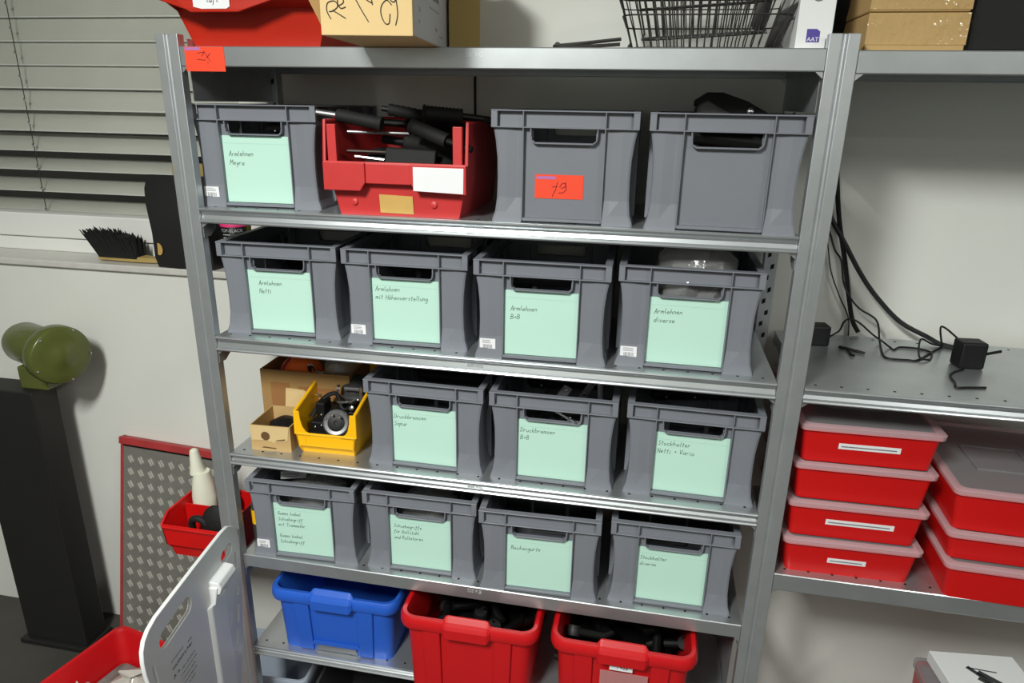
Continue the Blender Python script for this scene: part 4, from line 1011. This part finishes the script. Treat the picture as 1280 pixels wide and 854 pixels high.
holes += [slot(0.066, 0.350, 0.080, 0.318, 0.010), slot(0.398, 0.486, 0.394, 0.440, 0.012), slot(0.389, 0.41, 0.384, 0.36, 0.012)]
me = curve_mesh([outl] + holes, 0.0048, 0.002)
MT = Matrix(((Dv.x, 0, Nv.x, 0), (Dv.y, 0, Nv.y, 0), (0, 1, 0, 0), (0, 0, 0, 1)))
m = MB(); m.use(WHITE); m.addmesh(me, MT); m.build('board', None, t, smooth=True, angle=35)
m = MB(); m.use(WHITE)      # raised spine and clip
def P3(s, z, n): return tuple(Dv*s + Nv*n + Vector((0, 0, z)))
m.loft([[P3(s, z, n) for s, n in ((0.175, 0.004), (0.165, 0.013), (0.095, 0.015), (0.085, 0.004))] for z in (0.03, 0.42, 0.445, 0.452)], True, True)
m.build('spine_rib', None, t, bevel=0.004)
m = MB(); m.use(WHITE)
m.loft([[P3(s, z, n) for z, n in ((0.515, 0.004), (0.510, 0.030), (0.494, 0.036), (0.478, 0.030), (0.476, 0.004))] for s in (0.070, 0.076, 0.145, 0.152)], True, True)
for s in (0.150, 0.082): m.loft([[P3(s+ds, z, n) for z, n in ((0.50, 0.004), (0.50, 0.028), (0.45, 0.018), (0.44, 0.004))] for ds in (-0.006, 0.006)], True, True)
m.build('clip', None, t, bevel=0.003)
m = MB(); m.use(PRINT)
M = MT @ Matrix.Translation((0, 0, 0.0066)); rr = random.Random(4)
def fl(s, z): return (s, z)
M2 = Matrix(((-Dv.x, 0, Nv.x, 0), (-Dv.y, 0, Nv.y, 0), (0, 1, 0, 0), (0, 0, 0, 1))) @ Matrix.Translation((0, 0, 0.0052))
for z, s0, s1, hgt, w_ in ((0.441, 0.338, 0.290, .004, .0012), (0.436, 0.268, 0.252, .004, .0012), (0.420, 0.338, 0.255, .008, .0024), (0.396, 0.337, 0.318, .010, .003), (0.392, 0.305, 0.245, .005, .0012), (0.378, 0.312, 0.243, .005, .0012), (0.364, 0.312, 0.250, .005, .0012), (0.350, 0.312, 0.250, .005, .0012), (0.336, 0.31, 0.255, .005, .0012)):
    x = -s0
    while x < -s1:
        dx = rr.uniform(0.35, 0.9)*hgt
        m.ribbon([(x, z+rr.uniform(0, .3)*hgt), (x+dx*0.4, z+hgt*rr.uniform(.6, 1)), (x+dx*0.8, z+rr.uniform(0, .4)*hgt)], w_, M2, 0.0)
        x += dx*(1.25 if rr.random() < .75 else 2.0)
m.build('small_print', None, t)

t = thing('nesting_crate', 'red crate of plastic bags on the floor at the lower left corner', 'crate', (-1.098, -0.42, FZ), R(-12))
CM = Matrix.Translation((-1.098, -0.42, FZ)) @ Matrix.Rotation(R(-12), 4, 'Z')
m = MB(); m.use(RED)
def rg(i, z, r=0.03): return [(p[0], p[1], z) for p in rounded(-0.20+i, 0.20-i, 0.0+i, 0.50-i, r, 5)]
m.loft([rg(0.035, 0.004), rg(0.035, 0.0), rg(0.010, 0.275), rg(0.002, 0.278), rg(0.0, 0.285), rg(0.001, 0.303), rg(0.006, 0.310), rg(0.015, 0.309), rg(0.019, 0.30), rg(0.041, 0.006)], True, True)
m.build('body', None, t, smooth=True, angle=50)
def bag(label, loc, rz, s, mt, group):
    t = thing('plastic_bag', label, 'bag', loc, rz, group)
    m = MB(); m.use(mt); r2 = random.Random(int(s*1000)+int(loc[0]*100))
    rings = []
    for zz, k in ((0, 0.75), (0.02, 1.0), (0.05, 0.95), (0.075, 0.6), (0.10, 0.12)):
        rings.append([((0.085*k+r2.uniform(-.012, .012))*math.cos(a)*s, (0.06*k+r2.uniform(-.010, .010))*math.sin(a)*s, zz*s*0.8+r2.uniform(-.004, .006)) for a in [2*math.pi*i/12 for i in range(12)]])
    m.loft(rings, True, True); m.build('film', None, t)
    m = MB(); m.use(mt); m.plate([(-0.02*s, 0, 0.07*s), (0.02*s, 0.01*s, 0.07*s), (0.032*s, 0.0, 0.092*s), (0.0, -0.012*s, 0.086*s), (-0.03*s, 0.0, 0.094*s)], (0.003, 0.004, 0.001)); m.build('bag_neck', None, t)
    return t
BAGM = mat('pale_clear_film', (206, 200, 192), 0.2, alpha=0.72, bump=(26, 0.9), spec=0.8)
G = 'clear bags in the lower left crate'
def inc(x, y, z): return tuple(CM @ Vector((x, y, z)))
bag('clear plastic bag at the back of the lower left red crate', inc(0.02, 0.36, 0.202), 0.3, 1.3, BAGM, G)
bag('clear plastic bag nearest the white board in the lower left red crate', inc(0.10, 0.27, 0.202), 1.2, 1.2, BAGM, G)
bag('clear plastic bag at the front left of the lower left red crate', inc(-0.06, 0.24, 0.202), 2.1, 1.3, BAGM, G)
bag('dark blue film bag under the edge of the white board', inc(0.13, 0.39, 0.200), 0.6, 0.9, BLUEDK, G)
m = MB(); m.use(mat('packed_grey_parts', (110, 108, 106), 0.6, noise=(30, 0.4))); m.loft([[CM @ Vector((p[0], p[1], z)) for p in rounded(-0.165, 0.165, 0.04, 0.46, 0.02, 3)] for z in (0.012, 0.200)], True, True)
tag(m.build('packed_parts', None, None), 'grey packed small parts filling the lower left red crate under the bags', 'parts', kind='stuff')

t = thing('paper_tag', 'white paper tag lying in the leftmost box of the fifth board', 'tag', (-0.540, 0.105, 0.664), 0.5, rot=(0.35, 0.1, 0.5))
m = MB(); m.use(STICK); m.plate([(-0.032, -0.013, 0), (0.032, -0.013, 0), (0.036, 0.0, 0), (0.032, 0.013, 0), (-0.032, 0.013, 0)], (0, 0, 0.0008)); m.build('paper', None, t)
m = MB(); m.use(PRINT)
for yy in (-0.006, 0.0, 0.006): m.ribbon([(-0.024, yy), (0.016, yy)], 0.002, Matrix.Translation((0, 0, 0.0009)))
m.build('print', None, t)

# tread plate ramp leaning on the wall
t = thing('tread_plate', 'aluminium tread plate ramp in a red steel frame, leaning on the wall', 'tread plate', (-1.340, 0.226, FZ))
Xd = Vector((0.9985, 0.0, -0.052)).normalized(); Ud = (Vector((-1.355, 0.43, 0.533)) - Vector((-1.340, 0.226, FZ))); PL = Ud.length; Ud.normalize(); Wd = Xd.cross(Ud).normalized()
MP = Matrix(((Xd.x, Ud.x, Wd.x, 0), (Xd.y, Ud.y, Wd.y, 0), (Xd.z, Ud.z, Wd.z, 0), (0, 0, 0, 1)))
PWd = 0.40
m = MB(); m.use(TREAD); m.box(0.006, PWd-0.004, 0.012, PL-0.034, -0.004, 0.0, MP)
m.use(TREADB)
for i in range(11):
    for j in range(18):
        cx, cy = 0.034+0.0385*i, 0.04+0.0440*j
        if cx > PWd-0.02 or cy > PL-0.055: continue
        for k in (-1, 1):
            Mb = MP @ Matrix.Translation((cx+0.0040*k, cy+0.0024*k, 0)) @ Matrix.Rotation(R(-59), 4, 'Z')
            m.loft([[Mb @ Vector(p) for p in ((-0.0125*s, -0.0027*s, z), (0.0125*s, -0.0027*s, z), (0.0125*s, 0.0027*s, z), (-0.0125*s, 0.0027*s, z))] for s, z in ((1, 0), (0.7, 0.0022))], False, True)
m.build('tread_sheet', None, t)
m = MB(); m.use(REDSTEEL)
m.box(-0.004, 0.006, 0.0, PL, -0.018, 0.003, MP); m.box(PWd-0.006, PWd+0.004, 0.0, PL, -0.018, 0.003, MP); m.box(-0.004, PWd+0.004, PL-0.024, PL, -0.016, 0.012, MP)
m.build('frame', None, t, bevel=0.0015)
m = MB(); m.use(HOLE)
m.box(0.012, PWd-0.012, PL-0.034, PL-0.024, -0.012, -0.003, MP); m.build('frame_gap', None, t)

# bench grinder on a dark pedestal
t = thing('bench_grinder', 'olive green bench grinder on a dark pedestal at the left edge', 'bench grinder', (-1.62, 0.31, FZ))
m = MB(); m.use(PED); m.box(-0.13, 0.118, -0.05, 0.045, 0.02, 1.005); m.build('pedestal', None, t, bevel=0.004)
m = MB(); m.use(PED); m.box(-0.15, 0.128, -0.065, 0.06, 0.0, 0.02); m.build('foot_plate', None, t, bevel=0.003)
c = Vector((0.240, -0.030, 1.135)); ax = Vector((0.93, -0.36, 0.0)).normalized()
m = MB(); m.use(OLIVE); m.lathe([(0.089, -0.050), (0.091, -0.046), (0.091, -0.010), (0.088, -0.002), (0.085, 0.0), (0.060, 0.002), (0.030, 0.006), (0.020, 0.012), (0.002, 0.013)], c, ax, 48); m.build('wheel_guard', None, t, smooth=True, angle=40)
m = MB(); m.use(CHROME)
u = ax.cross(Vector((0, 0, 1))).normalized()
for a in (-10, 60, 130, 200, 280): m.lathe([(0.004, 0), (0.0035, 0.003), (0.001, 0.004)], c + 0.083*(math.cos(R(a))*u*-1 + math.sin(R(a))*Vector((0, 0, 1))) + ax*0.001, ax, 10)
m.build('guard_screws', None, t)
m = MB(); m.use(OLIVE); m.lathe([(0.03, 0), (0.062, -0.012), (0.066, -0.03), (0.066, -0.17), (0.06, -0.19), (0.03, -0.2)], c - ax*0.06, ax, 32); m.build('motor', None, t, smooth=True, angle=40)
m = MB(); m.use(OLIVE); b = c - ax*0.15; m.box(b.x-0.05, b.x+0.05, b.y-0.045, b.y+0.03, 1.005, 1.08); m.build('motor_foot', None, t, bevel=0.006)
m = MB(); m.use(STEEL); m.lathe([(0.062, 0.0), (0.062, -0.02)], c - ax*0.02, ax, 32); m.build('grinding_wheel', None, t)

# tubs on the floor under the lowest board
def floor_tub(label, x, y, w, d, h, mt, rz):
    t = thing('floor_tub', label, 'tub', (x, y, FZ), rz)
    def rg2(i, z, r=0.02): return [(p[0], p[1], z) for p in rounded(-w/2+i, w/2-i, 0.0+i, d-i, r, 4)]
    m = MB(); m.use(mt); m.loft([rg2(0.014, 0.002), rg2(0.014, 0), rg2(0.006, h-0.022), rg2(0.0, h-0.020), rg2(0.0, h-0.003), rg2(0.002, h), rg2(0.009, h), rg2(0.011, h-0.006), rg2(0.02, 0.006)], True, True); m.build('tub_body', None, t, smooth=True, angle=40)
    m = MB(); m.use(mt); m.box(w*0.12, w*0.30, -0.005, 0.006, h-0.040, h-0.019); m.build('rim_latch', None, t, bevel=0.002)
    return t
floor_tub('pale blue-grey tub on the floor under the lowest board, left end', -0.700, 0.070, 0.30, 0.20, 0.228, LTGREYP, 0.06)
floor_tub('dark grey tub on the floor under the lowest board beside the pale tub', -0.335, 0.085, 0.38, 0.28, 0.220, DKGREY, 0.05)

# ---------------------------------------------------------------- on the window sill
t = thing('hand_broom', 'black-bristled hand broom lying on the window sill', 'broom', (-1.287, 0.494, SZ), -0.04)
m = MB(); m.use(WOOD); m.loft([[(x, y*k, 0.002+z*kz) for y, z in ((-0.022, 0.002), (-0.018, 0.016), (0.018, 0.016), (0.022, 0.002), (0.015, 0), (-0.015, 0))] for x, k, kz in ((-0.075, 0.9, 0.9), (0.07, 1, 1), (0.12, 0.6, 0.9), (0.18, 0.55, 0.9), (0.24, 0.6, 0.9), (0.25, 0.4, 0.7))], True, True); m.build('wooden_handle', None, t, smooth=True, angle=50)
m = MB(); m.use(BRISTLE); r2 = random.Random(2)
for i in range(20):
    for j in range(5):
        x = -0.07+0.13*i/19; y = -0.016+0.032*j/4
        for k in range(3):
            xe = x + (x+0.01)*0.35 - 0.028 + r2.uniform(-.008, .008); ye = y*1.5 + r2.uniform(-.006, .006); h_ = 0.074*(1-0.25*max(0, (x-0.0)/0.06)) + r2.uniform(-.008, .006)
            m.tube([(x, y, 0.015), ((x+xe)/2, (y+ye)/2, 0.015+h_*0.55), (xe, ye, 0.015+h_)], [0.0045, 0.004, 0.001], 4)
m.loft([[(x0+(x1-x0)*kx, y, zz) for kx, y in ((0, -0.02), (1, -0.02), (1, 0.02), (0, 0.02))] for x0, x1, zz in ((-0.072, 0.062, 0.012), (-0.088, 0.052, 0.05), (-0.112, 0.030, 0.078))], True, True)
m.build('bristles', None, t)
t = thing('black_sack', 'black plastic sack standing on the window sill behind the left post', 'sack', (-1.039, 0.492, SZ), 0.0)
m = MB(); m.use(mat('black_sack_film', (34, 33, 33), 0.4, bump=(9, 0.7)))
def sk(w0, w1, y, z): return [(w0, -y, z), (w0*0.6+w1*0.4, -y*1.15, z), (w1, -y, z), (w1+0.006, 0, z), (w1, y, z), (w0, y, z), (w0-0.006, 0, z)]
m.loft([sk(-0.082, 0.098, 0.045, 0.0), sk(-0.088, 0.100, 0.048, 0.03), sk(-0.085, 0.095, 0.05, 0.10), sk(-0.095, 0.10, 0.046, 0.18), sk(-0.105, 0.098, 0.03, 0.225), sk(-0.108, 0.102, 0.006, 0.262)], True, True)
m.build('sack_body', None, t, smooth=True, angle=50)
m = MB(); m.use(TAPE); m.lathe([(0.018, 0), (0.018, 0.001)], (-0.070, -0.0505, 0.055), (-0.35, -1, 0), 14); o = m.build('tan_patch', None, t)
t = thing('wooden_panel', 'tan wooden panel standing behind the black sack with only its top showing', 'panel', (-1.046, 0.5455, SZ), 0.0)
m = MB(); m.use(WOOD); m.box(-0.058, 0.09, -0.0025, 0.0025, 0.0, 0.292); m.build('panel_board', None, t)
t = thing('glue_bottle', 'black bottle with pink and white lettering on the sill behind the left box', 'bottle', (-0.871, 0.474, SZ), 0.0)
m = MB(); m.use(BLACK); m.lathe([(0.036, 0.012), (0.038, 0.018), (0.038, 0.130), (0.03, 0.140)], (0, 0, 0), (0, 0, 1), 28); m.build('bottle_body', None, t, smooth=True, angle=40)
m = MB(); m.use(PINK); m.lathe([(0.034, 0.0), (0.037, 0.003), (0.037, 0.014)], (0, 0, 0), (0, 0, 1), 28); m.lathe([(0.0384, 0.130), (0.0384, 0.138), (0.03, 0.150)], (0, 0, 0), (0, 0, 1), 28); o = m.build('cap', None, t, smooth=True, angle=40); o['label'] = 'pink cap and foot ring'
m = MB(); m.use(STICK)
tm = text_mesh('TOP-BLACK', 0.0125, 0.0001)
for v in tm.vertices:
    a = v.co.x/0.0386 + 0.30; v.co = Vector((0.0388*math.sin(a), -0.0388*math.cos(a), v.co.y + 0.120))
m.addmesh(tm, Matrix.Identity(4))
for k in range(4):
    zz = 0.108-0.0085*k
    for a0 in range(7): a1 = -0.35 + a0*0.15; m.plate([(0.0387*math.sin(a1), -0.0387*math.cos(a1), zz), (0.0387*math.sin(a1+.11), -0.0387*math.cos(a1+.11), zz), (0.0387*math.sin(a1+.11), -0.0387*math.cos(a1+.11), zz+0.0018), (0.0387*math.sin(a1), -0.0387*math.cos(a1), zz+0.0018)], (0, -0.0002, 0)) if a0 < 4+k % 2 else None
m.build('lettering', None, t)
t = thing('yellow_carton', 'pale yellow and white carton on the sill behind the left grey box', 'carton', (-0.850, 0.524, SZ))
m = MB(); m.use(WHITEBOX); m.box(-0.02, 0.046, -0.008, 0.022, 0, 0.175); m.build('carton_body', None, t, bevel=0.002)
m = MB(); m.use(mat('pale_yellow_print', (232, 226, 120), 0.6)); m.box(0.0, 0.0462, -0.0086, -0.0080, 0.06, 0.15); m.build('printed_panel', None, t)

for n_ in ('hand_broom', 'black_sack', 'wooden_panel', 'glue_bottle', 'yellow_carton'):
    bpy.data.objects[n_].scale = (1.0556,)*3

# ---------------------------------------------------------------- what shows above and inside the grey boxes
t = thing('seat_pad', 'pale grey pad tucked under a black strap in the plain right-hand grey box', 'pad', (0.49, 0.17, ZT[1]+0.21))
m = MB(); m.use(mat('grey_pad', (120, 118, 118), 0.7)); m.loft([[(x, y, z) for x, z in ((-0.055, -0.012), (0.06, -0.012), (0.052, 0.028), (-0.02, 0.052), (-0.048, 0.038))] for y in (0.0, 0.09)], True, True); m.build('pad_body', None, t, bevel=0.01)
m = MB(); m.use(BLACKR); m.loft([[(x, y, z) for y, z in ((-0.012, -0.014), (-0.012, 0.0), (0.03, 0.003), (0.03, -0.014))] for x, z in []] or [[(x, -0.012, zz), (x, 0.04, zz), (x, 0.04, zz-hh), (x, -0.012, zz-hh)] for x, zz, hh in ((-0.055, 0.040, 0.012), (-0.03, 0.056, 0.014), (0.0, 0.056, 0.030), (0.05, 0.040, 0.034), (0.10, 0.014, 0.03), (0.125, -0.004, 0.02))], True, True); m.build('strap', None, t, smooth=True, angle=50)
m = MB(); m.use(CHROME); m.lathe([(0.008, 0), (0.007, 0.004), (0.003, 0.006)], (0.058, -0.013, 0.020), (0, -1, 0.2), 12); m.build('rivet', None, t, smooth=True)
t = thing('plastic_bag', 'crumpled clear plastic bag bulging from the rightmost box of the third board', 'bag', (0.465, 0.10, ZT[2]+0.02))
m = MB(); m.use(CLEAR); r2 = random.Random(21)
m.loft([[((0.085*k+r2.uniform(-.012, .012))*math.cos(a), (0.055*k+r2.uniform(-.01, .01))*math.sin(a), z+r2.uniform(-.006, .006)) for a in [2*math.pi*i/14 for i in range(14)]] for z, k in ((0.02, 0.6), (0.10, 0.95), (0.17, 1.0), (0.215, 0.95), (0.243, 0.6), (0.252, 0.2))], True, True); m.build('film', None, t)
m = MB(); m.use(BLACKR); m.tube([(-0.05, 0.02, 0.06), (0.05, 0.0, 0.19)], 0.022, 10); m.build('wrapped_part', None, t, smooth=True)
def flatbar(label, pts, w, mt, cat='bracket', group=None, th=0.004):
    m = MB(); m.use(mt); a, b = Vector(pts[0]), Vector(pts[1]); d = (b-a).normalized(); s = d.cross(Vector((0, 1, 0.2))).normalized()*w/2; n = d.cross(s).normalized()*th/2
    m.loft([[p+s+n, p-s+n, p-s-n, p+s-n] for p in (a, b)], True, True)
    m.use(CHROME)
    for k in (0.75, 0.95): m.lathe([(0.0045, 0), (0.004, 0.003)], a.lerp(b, k)+n*1.1, n.normalized(), 8); m.lathe([(0.0045, 0), (0.004, 0.003)], a.lerp(b, k)-n*1.1, -n.normalized(), 8)
    return tag(m.build('metal_bracket', None, None, bevel=0.001), label, cat, group)
G = 'bracket arms in the middle box of the fourth board'
flatbar('left metal bracket arm sticking out of the middle grey box of the fourth board', ((0.12, 0.12, ZT[3]+0.09), (0.205, 0.07, ZT[3]+0.236)), 0.022, STEEL, group=G)
flatbar('tallest metal bracket arm leaning right out of the middle grey box of the fourth board', ((0.17, 0.14, ZT[3]+0.08), (0.265, 0.09, ZT[3]+0.252)), 0.016, STEEL, group=G)
flatbar('bright metal bar crossing the hand slot of the middle box of the fourth board', ((0.15, 0.05, ZT[3]+0.195), (0.235, 0.03, ZT[3]+0.162)), 0.006, CHROME, group=G)
m = MB(); m.use(STEEL); m.tube([(0.29, 0.10, ZT[3]+0.06), (0.275, 0.10, ZT[3]+0.257)], 0.007, 8); tag(m.build('steel_tube', None, None, smooth=True), 'pale steel tube end beside the tallest bracket arm', 'tube', G)
# dark padded parts lying in the boxes
def dark_pad(label, bx, by, bz, ln, tilt, rz, h, group, spark=0):
    t = thing('padded_part', label, 'padded part', (bx, by, bz), group=group, rot=(0, 0, rz))
    m = MB(); m.use(BLACKR); dx = ln/2
    m.loft([[(x, 0.030*k*math.cos(a), h + x*tilt + 0.022*k*math.sin(a)) for a in [2*math.pi*i/12 for i in range(12)]] for x, k in ((-dx, 0.5), (-dx*0.9, 0.95), (0, 1), (dx*0.9, 0.95), (dx, 0.5))], True, True); m.build('pad', None, t, smooth=True)
    m = MB(); m.use(STEEL); m.tube([(-dx*0.5, 0, h-0.02-dx*.5*tilt), (-dx*0.5, 0, 0.012), (dx*0.5, 0, 0.012), (dx*0.5, 0, h-0.02+dx*.5*tilt)], 0.007, 8); m.build('tube_frame', None, t, smooth=True)
    if spark:
        m = MB(); m.use(CHROME)
        for i in range(spark): m.lathe([(0.004, 0), (0.003, 0.003), (0.001, 0.004)], (-dx*.6+i*dx*0.7, -0.032, h-0.004+(-dx*.6+i*dx*0.7)*tilt), (0, -1, 0.4), 8)
        m.build('bolts', None, t, smooth=True)
    return t
GP = 'dark padded parts in the grey boxes'
for e, lab, ln, tilt, h, sp in zip(EB, ['leftmost box of the second board', 'box with the orange sticker', 'plain right-hand box of the second board', 'leftmost box of the third board', 'second box of the third board', 'third box of the third board', 'rightmost box of the third board', 'box beside the yellow bin', 'middle box of the fourth board', 'rightmost box of the fourth board', 'leftmost box of the fifth board', 'second box of the fifth board', 'third box of the fifth board', 'rightmost box of the fifth board'],
        [0.2]*14, [0.1, 0, -.1, 0.05, -.05, 0, 0.1, 0, 0.05, 0.1, 0.0, 0.05, 0, 0.08], [0.170, 0.12, 0.17, 0.13, 0.14, 0.13, 0.14, 0.15, 0.165, 0.165, 0.17, 0.165, 0.14, 0.165], [1, 0, 0, 0, 0, 0, 1, 0, 2, 2, 1, 1, 0, 1]):
    c, s = math.cos(e.rotation_euler.z), math.sin(e.rotation_euler.z)
    lx, ly = 0.0, 0.26
    dark_pad('black padded part on a tube frame inside the ' + lab, e.location.x + lx*c - ly*s, e.location.y + lx*s + ly*c, e.location.z + 0.001, ln, tilt, e.rotation_euler.z, h, GP, sp)
for e, lab in ((EB[10], 'leftmost box of the fifth board'), (EB[11], 'second box of the fifth board')):
    t = thing('plastic_bag', 'clear crumpled bag in the ' + lab, 'bag', (e.location.x, e.location.y+0.10, e.location.z+0.02), e.rotation_euler.z, 'clear bags in the fifth board boxes')
    t.scale = (1, 1, 0.8)
    m = MB(); m.use(CLEAR); r2 = random.Random(len(lab))
    m.loft([[((0.09*k+r2.uniform(-.012, .012))*math.cos(a), (0.06*k+r2.uniform(-.01, .01))*math.sin(a), z+r2.uniform(-.006, .006)) for a in [2*math.pi*i/14 for i in range(14)]] for z, k in ((0.02, 0.6), (0.10, 0.95), (0.16, 1.0), (0.195, 0.8), (0.21, 0.3))], True, True); m.build('film', None, t)
